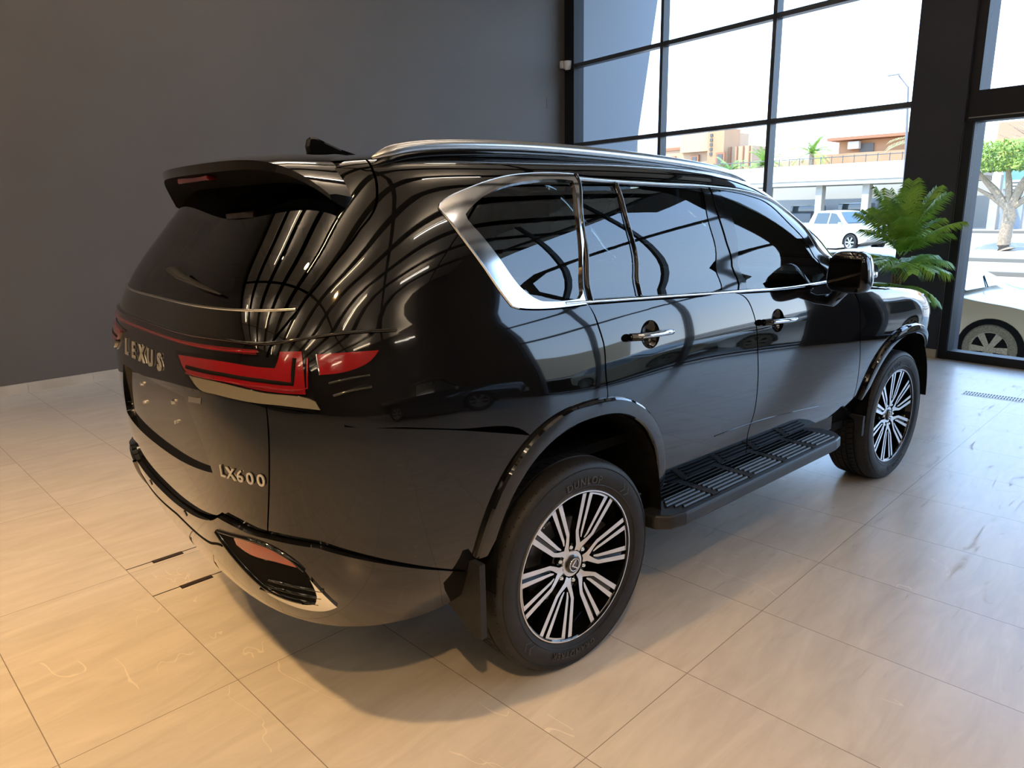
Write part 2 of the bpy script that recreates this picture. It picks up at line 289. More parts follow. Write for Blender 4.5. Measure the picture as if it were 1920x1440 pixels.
# tiled floor
def floor_mat():
    m=bpy.data.materials.new('marble_floor_tiles'); m.use_nodes=True; t=m.node_tree; b=t.nodes['Principled BSDF']; N=t.nodes.new; L=t.links.new
    tc=N('ShaderNodeTexCoord'); sp=N('ShaderNodeSeparateXYZ'); L(tc.outputs['Object'],sp.inputs[0])
    def math_(op,a,b_=None,c=None):
        n=N('ShaderNodeMath'); n.operation=op
        for i,v in enumerate((a,b_,c)):
            if v is None: continue
            if isinstance(v,(int,float)): n.inputs[i].default_value=v
            else: L(v,n.inputs[i])
        return n.outputs[0]
    u=math_('DIVIDE',sp.outputs['X'],.5994); v=math_('DIVIDE',sp.outputs['Y'],1.2071)
    fu=math_('FRACT',u); fv=math_('FRACT',v)
    du=math_('MULTIPLY',math_('MINIMUM',fu,math_('SUBTRACT',1,fu)),.5994); dv=math_('MULTIPLY',math_('MINIMUM',fv,math_('SUBTRACT',1,fv)),1.2071)
    d=math_('MINIMUM',du,dv); ln=math_('LESS_THAN',d,.0017)
    # per tile offset
    cu=math_('FLOOR',u); cv=math_('FLOOR',v); cb=N('ShaderNodeCombineXYZ'); L(cu,cb.inputs[0]); L(cv,cb.inputs[1])
    wn=N('ShaderNodeTexWhiteNoise'); wn.noise_dimensions='2D'; L(cb.outputs[0],wn.inputs['Vector'])
    vo=N('ShaderNodeVectorMath'); vo.operation='MULTIPLY_ADD'; L(wn.outputs['Color'],vo.inputs[0]); vo.inputs[1].default_value=(7,7,7); L(tc.outputs['Object'],vo.inputs[2])
    st=N('ShaderNodeMapping'); L(vo.outputs[0],st.inputs[0]); st.inputs['Rotation'].default_value=(0,0,R(-45)); st.inputs['Scale'].default_value=(1.0,4.6,1)
    n1=N('ShaderNodeTexNoise'); L(st.outputs[0],n1.inputs['Vector']); n1.inputs['Scale'].default_value=2.2; n1.inputs['Detail'].default_value=8; n1.inputs['Roughness'].default_value=.62; n1.inputs['Distortion'].default_value=.8
    r1=N('ShaderNodeValToRGB'); L(n1.outputs['Fac'],r1.inputs[0]); e=r1.color_ramp.elements
    e[0].position=.30; e[0].color=(.49,.455,.41,1); e[1].position=.70; e[1].color=(.62,.585,.535,1)
    # white veins
    def vein(rot,sc,th,dens):
        mp=N('ShaderNodeMapping'); L(vo.outputs[0],mp.inputs[0]); mp.inputs['Rotation'].default_value=(0,0,R(rot)); mp.inputs['Scale'].default_value=(1,.42,1)
        w=N('ShaderNodeTexNoise'); L(mp.outputs[0],w.inputs['Vector']); w.inputs['Scale'].default_value=sc; w.inputs['Detail'].default_value=5; w.inputs['Distortion'].default_value=.35
        a=math_('ABSOLUTE',math_('SUBTRACT',w.outputs['Fac'],.5)); a=math_('LESS_THAN',a,th)
        g=N('ShaderNodeTexNoise'); L(vo.outputs[0],g.inputs['Vector']); g.inputs['Scale'].default_value=1.6; g.inputs['Detail'].default_value=2
        return math_('MULTIPLY',a,math_('GREATER_THAN',g.outputs['Fac'],dens))
    vn=math_('MAXIMUM',vein(20,.9,.0011,.56),vein(-50,1.3,.0009,.60))
    m1=N('ShaderNodeMix'); m1.data_type='RGBA'; L(math_('MULTIPLY',vn,.5),m1.inputs[0]); L(r1.outputs[0],m1.inputs[6]); m1.inputs[7].default_value=(.80,.74,.64,1)
    # faint dusty smears, mostly near the windows side
    dm=N('ShaderNodeMapping'); L(tc.outputs['Object'],dm.inputs[0]); dm.inputs['Rotation'].default_value=(0,0,R(-52)); dm.inputs['Scale'].default_value=(1.1,6.5,1)
    dn=N('ShaderNodeTexNoise'); L(dm.outputs[0],dn.inputs['Vector']); dn.inputs['Scale'].default_value=2.6; dn.inputs['Detail'].default_value=9; dn.inputs['Distortion'].default_value=1.2
    ds=math_('MULTIPLY',math_('SMOOTH_MIN',1,math_('MULTIPLY',math_('MAXIMUM',math_('SUBTRACT',dn.outputs['Fac'],.625),0),9),.1),math_('MULTIPLY',math_('MINIMUM',math_('MAXIMUM',math_('MULTIPLY',math_('SUBTRACT',sp.outputs['X'],.6),.6),0),1),math_('LESS_THAN',sp.outputs['Y'],-2.5)))
    m2=N('ShaderNodeMix'); m2.data_type='RGBA'; L(math_('MULTIPLY',ds,.34),m2.inputs[0]); L(m1.outputs[2],m2.inputs[6]); m2.inputs[7].default_value=(.24,.20,.16,1)
    m3=N('ShaderNodeMix'); m3.data_type='RGBA'; L(math_('MULTIPLY',ln,.8),m3.inputs[0]); L(m2.outputs[2],m3.inputs[6]); m3.inputs[7].default_value=(.12,.09,.065,1)
    L(m3.outputs[2],b.inputs['Base Color'])
    rg=math_('ADD',.25,math_('ADD',math_('MULTIPLY',n1.outputs['Fac'],.10),math_('MULTIPLY',ds,.25))); L(rg,b.inputs['Roughness'])
    b.inputs['Specular IOR Level'].default_value=.7
    bp=N('ShaderNodeBump'); bp.inputs['Strength'].default_value=.25; bp.inputs['Distance'].default_value=.002; L(math_('SUBTRACT',1,ln),bp.inputs['Height']); L(bp.outputs[0],b.inputs['Normal'])
    return m
FLM=floor_mat()
c0=fa(6.42); c1=fa(-11.58)
struct(MB().add([(XB,YR,0),(c1[0]+.1,YR,0),(c0[0]+.2,YW+.02,0),(XB,YW+.02,0)]+[(XB,YR,-.2),(c1[0]+.1,YR,-.2),(c0[0]+.2,YW+.02,-.2),(XB,YW+.02,-.2)],
   [(0,1,2,3),(7,6,5,4),(0,4,5,1),(1,5,6,2),(2,6,7,3),(3,7,4,0)]).build('floor',FLM,fix=False),'beige stone-look tiled showroom floor')
struct(MB().box(((XB+9.0)/2,YW+.1,CEIL/2),(9.0-XB,.2,CEIL+.7)).build('wall_left',WALLM),'dark charcoal side wall')
struct(MB().box((XB-.1,(YR+YW)/2,CEIL/2),(.2,YW-YR+.4,CEIL+.7)).build('wall_back',WALLM))
# baseboard, with vertical joints in line with the tiles
bbm=noisy('baseboard_tile',(.42,.37,.30),(.54,.48,.40),3,.35)
bb=MB(); x=-22*.5994
while x<8.8:
    bb.box((x+.5994/2,YW-.009,.05),(.5975,.018,.10),b=.0015); x+=.5994
struct(bb.build('baseboard_left',bbm))
# small inlet plate line on the wall, and cctv
MBp=MB(); 
for (a,b,w,h) in ((8.63,3.475,.34,.006),(8.63,3.325,.34,.006),(8.463,3.40,.006,.15),(8.797,3.40,.006,.15)): MBp.box((a,YW-.002,b),(w,.006,h))
MBp.box((8.63,YW-.001,3.40),(.33,.004,.145)); tag(MBp.build('access_panel',WALLM),'small flush access panel with thin outline on the dark wall','panel')
cc=empty('security_camera','small white dome security camera high on the dark wall near the window corner','security camera',(8.86,YW,4.03))
WH=mat('white_plastic',(.75,.73,.70),.4)
MB().box((0,-.03,.0),(.15,.06,.12),b=.015).build('mount_box',WH,cc)
b=MB(); b.lathe([(.0001,-.10),(.03,-.095),(.06,-.06),(.07,-.01),(.07,.05),(.0001,.055)],20,'z',c=(.0,-.11,-.0)); b.build('camera_body',WH,cc,smooth=True)
b=MB(); b.lathe([(.0001,-.12),(.02,-.115),(.036,-.09)],16,'z',c=(.0,-.12,.0)); b.build('camera_lens',GLOSS,cc,smooth=True)
# ceiling: pale panels between dark slots
CPAN=noisy('ceiling_panel_paint',(.72,.64,.54),(.76,.68,.58),1,.8)
struct(MB().box(((XB+9.6)/2,(YR+YW)/2,CEIL+.35),(9.8-XB,YW-YR+.6,.1)).build('ceiling',DARK),'dark ceiling void')
cp=MB(); ys=np.arange(YR+.5,YW-.4,1.55); xs=np.arange(XB+.4,9.0,4.4)
for i,xx in enumerate(xs):
    for y in ys:
        x1=min(xx+4.2,9.1); y1=min(y+1.12,YW-.05)
        if x1-xx>.3: cp.box(((xx+x1)/2,(y+y1)/2,CEIL),(x1-xx,y1-y,.06))
struct(cp.build('trim_1',CPAN),'pale ceiling panels')
# lamps: warm linear fixtures in the slots
LW=mat('led_warm',(.9,.8,.6),.5,emit=(1,.74,.44),estr=24)
LN=mat('led_neutral',(.9,.85,.75),.5,emit=(1,.93,.84),estr=17)
LU=mat('added_uplight_glow',(.9,.85,.75),.5,emit=(1,.85,.68),estr=52)  # glowing top faces added to the lamps to brighten the ceiling panels
k=0
for i,xx in enumerate(xs):
    for j,y in enumerate(ys):
        if (i+j)%2==0 or xx>4.5: continue
        if k%4==0: base_lamp=None
        o=empty('linear_lamp','slim linear ceiling lamp glowing between the pale ceiling panels','lamp',(xx+2.1,y-.21,CEIL-.55),0,'linear ceiling lamps')
        b=MB(); b.box((0,0,.04),(1.94,.09,.04)); b.tube([(-.8,0,.05),(-.8,0,.75)],.004,5); b.tube([(.8,0,.05),(.8,0,.75)],.004,5); b.build('lamp_housing',SATIN,o); MB().box((0,0,.068),(1.9,.07,.010)).build('added_uplight',LU,o); MB().box((0,0,.012),(1.9,.036,.012)).build('lamp_diffuser',LW if xx<-1.5 else LN,o); k+=1
# warm spotlights over the rear of the SUV
for (x,y,e,tg) in ((-2.6,-5.0,420,(-.8,-4.6,0)),(-2.6,-2.6,380,(-1.2,-2.4,0)),(-2.6,-9.2,300,(-.9,-7.0,0)),(-6.0,-1.2,200,(-3.4,1.2,1.0))):
    o=empty('spotlight','round warm ceiling spotlight with a black can','spotlight',(x,y,CEIL-.32),0,'warm ceiling spotlights')
    b=MB(); b.lathe([(.0001,.14),(.055,.14),(.06,.12),(.06,-.02),(.052,-.02),(.05,.08),(.0001,.09)],20,'z'); b.tube([(0,0,.13),(0,0,.33)],.012,8); b.build('lamp_can',SATIN,o,smooth=True)
    b=MB(); b.lathe([(.0001,-.0),(.045,-.0)],20,'z'); b.build('lamp_lens',mat('spot_lens',(.9,.8,.6),.4,emit=(1,.70,.34),estr=40),o)
    light('spot_beam','SPOT',(x,y,CEIL-.37),e,(1,.58,.22),target=tg,spot_size=R(62),spot_blend=.9,shadow_soft_size=.10)
# ------------------------------------------------------------ glazed front (on a slight slant) and glazed right side
def fbox(mb,t0,t1,n0,n1,z0,z1,m=0):
    a,b,c,d=fa(t0,n0),fa(t1,n0),fa(t1,n1),fa(t0,n1)
    return mb.add([(*q,z0) for q in (a,b,c,d)]+[(*q,z1) for q in (a,b,c,d)],[(0,3,2,1),(4,5,6,7),(0,1,5,4),(1,2,6,5),(2,3,7,6),(3,0,4,7)],m)
# opaque corner strip between wall and first jamb
struct(fbox(MB(),6.12,6.42,-.06,.16,0,CEIL).build('trim_2',FRM),'black corner post')
H=CEIL
def fwindow(n,ta,tb,muls,trans,fr=.05,jamb=True,z0=0.,zt=H,gl=True):
    mb=MB()
    for t in muls: fbox(mb,t-fr*.55,t+fr*.55,-.03,.10,z0,zt)
    for z in trans: fbox(mb,ta,tb,-.03,.085,z-.03,z+.03)
    o=struct(mb.build('window_%d'%n,[MUL]),'tall glazed shopfront')
    if gl: 
        g=fbox(MB(),ta,tb,.035,.041,z0,zt).build('window_pane',GLASS_WIN,o)
    return o
fwindow(1,.575,6.12,[4.25,2.39],[.06,2.75,4.0,5.3])
struct(fbox(MB(),.02,.575,-.10,.45,0,CEIL).build('column_1',COLM),'dark painted column between the windows')['kind']='structure'
struct(fbox(MB(),.02,.575,-.118,-.10,0,.10).build('baseboard_column',bbm))
mb=MB(); fbox(mb,-.075,.02,-.06,.10,0,CEIL); fbox(mb,-3.1,-.075,-.06,.10,0,.095); fbox(mb,-3.1,-.02,-.09,.12,2.50,2.80); fbox(mb,-3.1,-.075,-.06,.10,CEIL-.1,CEIL); fbox(mb,-3.2,-3.1,-.06,.10,0,CEIL)
fbox(mb,-.07,.03,-.075,-.06,0,2.50)
dw=struct(mb.build('window_2',FRM),'black framed glazed bay right of the column'); fbox(MB(),-3.1,-.075,.0,.008,.09,CEIL).build('window_pane',GLASS_WIN,dw)
b=MB(); fbox(b,-3.1,-.02,-.096,-.088,2.535,2.545); fbox(b,.018,.028,-.082,-.072,.0,2.50); struct(b.build('trim_3',mat('bright_edge',(.35,.34,.33),.3,metal=.6)))
struct(fbox(MB(),-3.7,-3.2,-.10,.45,0,CEIL).build('column_2',COLM)); 
struct(fbox(MB(),-11.9,-8.8,-.05,.15,0,CEIL+.3).build('wall_front',WALLM))
fwindow(3,-8.8,-3.7,[-3.75,-5.4,-7.1,-8.75],[.06,2.75,4.0,5.3])
struct(MB().box(((XB+7)/2,YR-.1,CEIL/2),(7.4-XB,.2,CEIL+.7)).build('wall_right',WALLM))
struct(fbox(MB(),-11.9,6.4,-.03,.3,CEIL-.02,CEIL+.5).build('trim_8',FRM))
# floor fittings
sm=mat('slot_bronze',(.10,.065,.05),.4,metal=.6)
HP=mat('slot_shadow',(.01,.008,.007),.7)
hatch=empty('floor_hatch','floor tile lift-out hatch with two recessed handles behind the SUV','floor hatch',(0,0,0))
for y in (-3.571,-3.940): MB().box((.30,y,.0006),(.60,.006,.0012)).build('hatch_joint',HP,hatch)
for y,s in ((-3.571,1),(-3.940,1)):
    b=MB(); b.box((.197,y-.012,.0012),(.150,.034,.0024),0); b.box((.197,y-.010,.0022),(.136,.020,.003),1); b.build('hatch_handle',[HP,sm],hatch)
dr=empty('floor_drain','narrow slotted drain grate in the floor by the window','drain grate',(6.53,-6.15,0),R(2))
MB().box((0,0,.001),(.16,1.02,.002)).build('drain_frame',mat('drain_tile',(.45,.42,.38),.3),dr)
b=MB()
for i in range(46):
    for sx in (-1,1): b.box((.037*sx,-.495+.022*i,.0022),(.052,.010,.001))
b.build('drain_slots',HP,dr)
# potted palm by the column
pl=empty('potted_palm','leafy green artificial palm in a pot beside the dark column, behind the bonnet','plant',(7.15,-4.80,0))
b=MB(); b.lathe([(.0001,0),(.15,0),(.20,.36),(.215,.38),(.195,.38),(.185,.34),(.0001,.33)],28,'z'); b.build('pot',mat('pot_grey',(.10,.10,.10),.5),pl,smooth=True)
b=MB(); b.lathe([(.0001,.345),(.188,.345)],20,'z'); b.build('soil',noisy('soil',(.03,.02,.015),(.06,.045,.03),40,.95),pl)
BARK=noisy('palm_bark',(.10,.065,.04),(.20,.14,.09),30,.85,.5)
b=MB()
for (dx,dy,h) in ((0,0,1.08),(.07,.05,.95),(-.06,.04,1.0),(.02,-.08,.85)): b.tube([(dx*.5,dy*.5,.33),(dx*.8,dy*.8,.6),(dx,dy,h)],[.030,.024,.018],8)
b.build('trunk',BARK,pl,smooth=True)
LEAF=noisy('palm_leaf',(.14,.32,.035),(.28,.50,.07),9,.45); LEAF.node_tree.nodes['Principled BSDF'].inputs['Transmission Weight'].default_value=0
rg=random.Random(11)
def frond(mb,base,az,el,L,droop,w=.15,n=38):
    d=Vector((math.cos(az)*math.cos(el),math.sin(az)*math.cos(el),math.sin(el))); p=Vector(base); pts=[]; v=d.copy()
    side=Vector((-math.sin(az),math.cos(az),0))
    for i in range(n+1):
        pts.append((p.copy(),v.copy())); v=(v+Vector((0,0,-droop/n))).normalized(); p=p+v*(L/n)
    mb.tube([q[0] for q in pts],[.006*(1-.8*i/n) for i in range(n+1)],5)
    for i in range(4,n+1):
        q,t=pts[i]; f=i/n; ll=w*(math.sin(PI*min(1,(f-.1)*1.02))**.6*.9+.25)
        up=t.cross(side).normalized()
        for sg in (1,-1):
            ld=(side*sg*.80+t*.62+up*(-.16)+Vector((rg.uniform(-.1,.1),rg.uniform(-.1,.1),rg.uniform(-.1,.05)))).normalized()
            wv=t*.0085; e=q+ld*ll+Vector((0,0,-.05*ll/.15)); m=q+ld*ll*.5+Vector((0,0,.006))
            mb.add([q-wv*.6,q+wv*.6,m+wv,m-wv,e],[(0,1,2,3),(3,2,4)])
k=0
for h,num,el0,L0 in ((1.30,9,1.3,.95),(1.22,11,1.0,.86),(1.08,12,.6,.74),(.85,10,.25,.62),(.75,8,.0,.52)):
    for i in range(num):
        az=2*PI*i/num+h*5+rg.uniform(-.25,.25); f=MB(); frond(f,(rg.uniform(-.04,.04),rg.uniform(-.04,.04),h+rg.uniform(-.05,.02)),az,el0+rg.uniform(-.15,.15),L0*rg.uniform(.85,1.1)*.62,rg.uniform(.7,1.25),.165); f.build('frond',LEAF,pl,fix=False)

# ------------------------------------------------------------ surface patches
def metric(s,v,surf):
    e=1e-3; s=np.asarray(s,float); v=np.asarray(v,float)
    return np.linalg.norm(surf(s+e,v)-surf(s-e,v),axis=-1)/(2*e), np.linalg.norm(surf(s,np.minimum(v+e,VMAX))-surf(s,np.maximum(v-e,0)),axis=-1)/(np.minimum(v+e,VMAX)-np.maximum(v-e,0))
def catmull(P,surf,res,closed=True,corner=38,smooth=True):
    """round off the traced polyline but keep true corners"""
    n=len(P); Q=surf(np.array([a for a,_ in P]),np.array([b for _,b in P])); P=np.array(P,float)
    cs=[]
    for i in range(n):
        if not closed and i in (0,n-1): cs.append(True); continue
        a=Q[i]-Q[i-1]; b=Q[(i+1)%n]-Q[i]; la,lb=np.linalg.norm(a),np.linalg.norm(b)
        if la<1e-6 or lb<1e-6: cs.append(True); continue
        cs.append(math.degrees(math.acos(max(-1,min(1,float(a@b)/la/lb))))>corner)
    out=[]; m=n if closed else n-1
    for i in range(m):
        p1,p2=P[i],P[(i+1)%n]; l=np.linalg.norm(Q[(i+1)%n]-Q[i])
        if l<1e-5: continue
        k=max(1,int(math.ceil(l/res)))
        p0=P[i-1] if not cs[i] else None; p3=P[(i+2)%n] if not cs[(i+1)%n] else None
        t0=np.linalg.norm(Q[i]-Q[i-1]) if p0 is not None else 0; t3=np.linalg.norm(Q[(i+2)%n]-Q[(i+1)%n]) if p3 is not None else 0
        d=p2-p1
        m1=((p1-p0)/max(t0,1e-6)*l+d)/2 if p0 is not None else d
        m2=((p3-p2)/max(t3,1e-6)*l+d)/2 if p3 is not None else d
        if p0 is None and p3 is not None: m1=1.5*d-.5*m2
        if p3 is None and p0 is not None: m2=1.5*d-.5*m1
        for j in range(k):
            t=j/k; h=(2*t**3-3*t**2+1,t**3-2*t**2+t,-2*t**3+3*t**2,t**3-t**2)
            out.append(h[0]*p1+h[1]*m1+h[2]*p2+h[3]*m2 if smooth else p1+d*t)
    if not closed: out.append(P[-1])
    return np.array(out)
def inset(P,surf,g):
    if g==0: return P
    ms,mv=metric(P[:,0],P[:,1],surf); nx=np.roll(P,-1,0); pv=np.roll(P,1,0)
    d=np.stack([(nx-pv)[:,0]*ms,(nx-pv)[:,1]*mv],1); d/=np.linalg.norm(d,axis=1,keepdims=True)+1e-9
    n=np.stack([-d[:,1],d[:,0]],1); ar=np.sum(P[:,0]*np.roll(P[:,1],-1)-P[:,1]*np.roll(P[:,0],-1))
    if ar<0: n=-n
    return P+np.stack([n[:,0]/ms,n[:,1]/mv],1)*g
def inpoly(X,Y,P):
    r=np.zeros(len(X),bool); n=len(P)
    for i in range(n):
        x1,y1=P[i]; x2,y2=P[(i+1)%n]
        if y1==y2: continue
        c=((y1>Y)!=(y2>Y)); xi=(x2-x1)*(Y-y1)/(y2-y1)+x1; r^=c&(X<xi)
    return r
def patch_geo(poly,surf,off=0,holes=(),depth=.014,res=.03,g=.0038,smooth=True,offf=None,hdepth=None,corner=38):
    loops=[inset(catmull(poly,surf,res,smooth=smooth,corner=corner),surf,g)]+[inset(catmull(h,surf,res,smooth=smooth,corner=corner),surf,-g) for h in holes]
    ds=res/1.9; dv=res; P0=loops[0]; lo=P0.min(0); hi=P0.max(0)
    xs=np.arange(lo[0]+ds/2,hi[0],ds); ys=np.arange(lo[1]+dv/2,hi[1],dv)
    if len(xs) and len(ys):
        X,Y=np.meshgrid(xs,ys); X=X+(np.arange(len(ys))%2)[:,None]*ds/2; X=X.ravel();Y=Y.ravel()
        k=inpoly(X,Y,P0)
        for h in loops[1:]: k&=~inpoly(X,Y,h)
        X=X[k];Y=Y[k]
        allp=np.concatenate(loops)
        if len(X):
            dd=np.full(len(X),9.)
            for q in allp: dd=np.minimum(dd,np.hypot((X-q[0])/ds,(Y-q[1])/dv))
            X=X[dd>.45];Y=Y[dd>.45]
    else: X=Y=np.zeros(0)
    vs=[];es=[]
    for L in loops:
        b=len(vs); vs+=[Vector((a*1.9,c)) for a,c in L]; es+=[(b+i,b+(i+1)%len(L)) for i in range(len(L))]
    vs+=[Vector((a*1.9,c)) for a,c in zip(X,Y)]
    ov,oe,of,*_=delaunay_2d_cdt(vs,es,[],0,1e-6)
    ov=np.array([(v[0]/1.9,v[1]) for v in ov]); of=np.array([f for f in of if len(f)==3])
    c=ov[of].mean(1); k=inpoly(c[:,0],c[:,1],loops[0])
    for h in loops[1:]: k&=~inpoly(c[:,0],c[:,1],h)
    of=of[k]
    def pos(P,extra=0):
        p=surf(P[:,0],P[:,1]); n=SN(P[:,0],P[:,1]); o=off+extra
        if offf is not None: o=o+offf(P[:,0],P[:,1])
        return p+n*np.reshape(o,(-1,1)) if np.ndim(o) else p+n*o, n
    V,N=pos(ov)
    # orientation
    a=V[of[:,0]];b=V[of[:,1]];c=V[of[:,2]]; fn=np.cross(b-a,c-a); fl=(fn*N[of[:,0]]).sum(1)<0; of[fl]=of[fl][:,::-1]
    V=list(V);N=list(N);F=[tuple(f) for f in of]
    if depth:
        for li,L in enumerate(loops):
            dd=depth if li==0 or hdepth is None else hdepth
            top,n=pos(L); bot,_=pos(L,-dd); k=len(V); m=len(L)
            t=np.roll(top,-1,0)-np.roll(top,1,0); out=np.cross(t,n); out/=np.linalg.norm(out,axis=1,keepdims=True)+1e-9
            ar=np.sum(L[:,0]*np.roll(L[:,1],-1)-L[:,1]*np.roll(L[:,0],-1))
            # outward direction test by area in (s,v)
            sgn=1
            mid=L+0; ms,mv=metric(L[:,0],L[:,1],surf)
            d2=np.stack([(np.roll(L,-1,0)-np.roll(L,1,0))[:,0],(np.roll(L,-1,0)-np.roll(L,1,0))[:,1]],1)
            nn=np.stack([d2[:,1],-d2[:,0]],1)*(1 if ar>0 else -1)
            if li>0: nn=-nn
            P2=L+nn*.01; o3=surf(P2[:,0],P2[:,1])-surf(L[:,0],L[:,1]); sg=np.sign((o3*out).sum(1)); sg[sg==0]=1; out=out*sg[:,None]
            V+=list(top)+list(bot); N+=list(out)*2
            for i in range(m):
                j=(i+1)%m; q=(k+i,k+j,k+m+j,k+m+i); fnn=np.cross(np.array(V[q[1]])-V[q[0]],np.array(V[q[2]])-V[q[0]])
                F.append(q if fnn@out[i]>0 else q[::-1])
    return V,N,F
def mirror(V,N,F): return [np.array([v[0],-v[1],v[2]]) for v in V],[np.array([v[0],-v[1],v[2]]) for v in N],[f[::-1] for f in F]
def patch(name,polys,m,parent,sides=(1,),**k):
    """polys: one (s,v) outline or several; builds one mesh over the body surface"""
    surf=k.pop('surf',S)
    if isinstance(polys[0][0],(int,float,np.floating)): polys=[polys]
    V=[];N=[];F=[]
    for po in polys:
        G=patch_geo(po,surf,**k)
        for sd in sides:
            g=G if sd==1 else mirror(*G); b=len(V); V+=list(g[0]);N+=list(g[1]);F+=[tuple(i+b for i in f) for f in g[2]]
    return mk(name,V,F,m,parent,True,nrm=N)
def strip_geo(line,w,h,surf=S,off=0,res=.03,n=4,smooth=True,w1=None):
    L=catmull(line,surf,res,closed=False,smooth=smooth); ms,mv=metric(L[:,0],L[:,1],surf)
    d=np.gradient(L,axis=0); d=np.stack([d[:,0]*ms,d[:,1]*mv],1); d/=np.linalg.norm(d,axis=1,keepdims=True)+1e-9
    q=np.stack([-d[:,1]/ms,d[:,0]/mv],1); V=[];F=[]; ww=np.full(len(L),w) if w1 is None else np.interp(np.linspace(0,1,len(L)),np.linspace(0,1,len(w1)),w1)
    for i,(pt,qq) in enumerate(zip(L,q)):
        for j in range(n+1):
            a=-1+2*j/n; u=pt+qq*a*ww[i]/2; u[1]=min(u[1],VMAX-.002); P=surf(u[0],u[1])+SN(u[0],u[1])*(off+h*(1-a*a)**.5-(.004 if abs(a)==1 else 0)); V.append(P)
    for i in range(len(L)-1):
        for j in range(n): F.append((i*(n+1)+j,i*(n+1)+j+1,(i+1)*(n+1)+j+1,(i+1)*(n+1)+j))
    a,b,c=[np.array(V[x]) for x in F[0][:3]]
    if np.cross(b-a,c-a)@SN(L[0][0],L[0][1])<0: F=[f[::-1] for f in F]
    return V,F
def strip(name,lines,w,h,m,parent,sides=(1,),**k):
    if isinstance(lines[0][0],(int,float,np.floating)): lines=[lines]
    V=[];F=[]
    for l in lines:
        v,f=strip_geo(l,w,h,**k)
        for sd in sides:
            b=len(V); V+=[(p[0],p[1]*sd,p[2]) for p in v]; F+=[tuple(i+b for i in (q if sd==1 else q[::-1])) for q in f]
    return mk(name,V,F,m,parent,True,edge=60)
def text_on(name,txt,size,c,m,parent,surf=S,off=.002,depth=.004,bold=0,spacing=1.,sx=1.,slope=0):
    V,F=text_mesh(txt,size,depth/2,bold,spacing); ms,mv=metric(c[0],c[1],surf); out=[]
    for x,y,z in V:
        s=c[0]+x*sx/ms; v=c[1]+(y+slope*x)/mv; out.append(surf(s,v)+SN(s,v)*(off+z+depth/2))
    return mk(name,out,F,m,parent,False)
# ------------------------------------------------------------ the SUV
POL=mat('polished_trim',(.66,.66,.66),.10,metal=1)
car=empty('suv','large glossy black off-road SUV parked on the showroom floor, seen from behind','car',(1.0319,-4.7359,0),-.062)
def vz(z): return v_z(z)
AR_IN=dict(c=.04,hw=.455,top=.985,b=.43); AR_OUT=dict(c=.035,hw=.515,top=1.05,b=.43)
AF_IN=dict(c=2.90,hw=.47,top=.925,b=.42); AF_OUT=dict(c=2.90,hw=.53,top=.985,b=.42)
def arch(a,z0,n=18,e=2.35,z1=None):
    P=[]
    z1=z0 if z1 is None else z1
    def ang(z): t=max(0,(z-a['b'])/(a['top']-a['b'])); return math.asin(min(1,t**(e/2)))
    a0,a1=ang(z0),PI-ang(z1)
    for i in range(n+1):
        q=a0+(a1-a0)*i/n; c,s=math.cos(q),math.sin(q)
        x=a['c']-math.copysign(abs(c)**(2/e),c)*a['hw']; z=a['b']+(a['top']-a['b'])*s**(2/e)
        P.append((x,z))
    return P           # from the rear side over the top to the front side
def svp(L): return [sv_xz(x,z) for x,z in L]
rin=svp(arch(AR_IN,.56)); rmid=rin[4:15]
ROOFV=vz(1.885)
TG=T['tg_gap']; DG=[(.545,ROOFV-.001)]+T['d_gap'][1:]
HL=T['lamp_house']
s_wind=2.40
apil=[(sc(.40,z),vz(z)) for z in (1.36,1.5,1.7,1.865,1.885)]
side_poly=([T['gap_r'][i] for i in (7,6,5,4,3)]+T['q_outer']+T['top_upper'][1:]+T['a_upper'][1:]+[T['gap_f'][0]]+apil
  +[(1.9,ROOFV),(1.2,ROOFV),(.6,ROOFV)]+DG+TG[1:5]+[T['lamp_house'][-5],T['lamp_house'][-6]]+T['bump_line']+[sv_xz(-.20,.93)]+[sv_xz(-.1,.955)]+[sv_xz(.04,.985),sv_xz(.10,.984)])
patch('side_panel',side_poly,PAINT,car,sides=(1,-1),depth=.014)
fl_r=svp(arch(AR_OUT,.60)); 
corner=[T['lamp_house'][-6],T['lamp_house'][-5],T['lamp_house'][-4]]+TG[5:]+T['bump_low'][1:]+fl_r[1:5]+T['bump_line'][::-1][:-1]
for sd in (1,-1): patch('bumper_corner',[T['lamp_house'][-7]]+[T['lamp_house'][-6],T['lamp_house'][-5],T['lamp_house'][-4]][:0]+[T['lamp_house'][-5],T['lamp_house'][-4]][:0]+
      [TG[5]]+TG[6:]+T['bump_low'][1:]+svp(arch(dict(AR_OUT,hw=.500,top=1.035),.64,16))[0:6]+[q for q in T['bump_line'][::-1] if q[0]<sv_xz(-.33,1.0)[0]],PAINT,car,sides=(sd,),depth=.014,g=.0015)
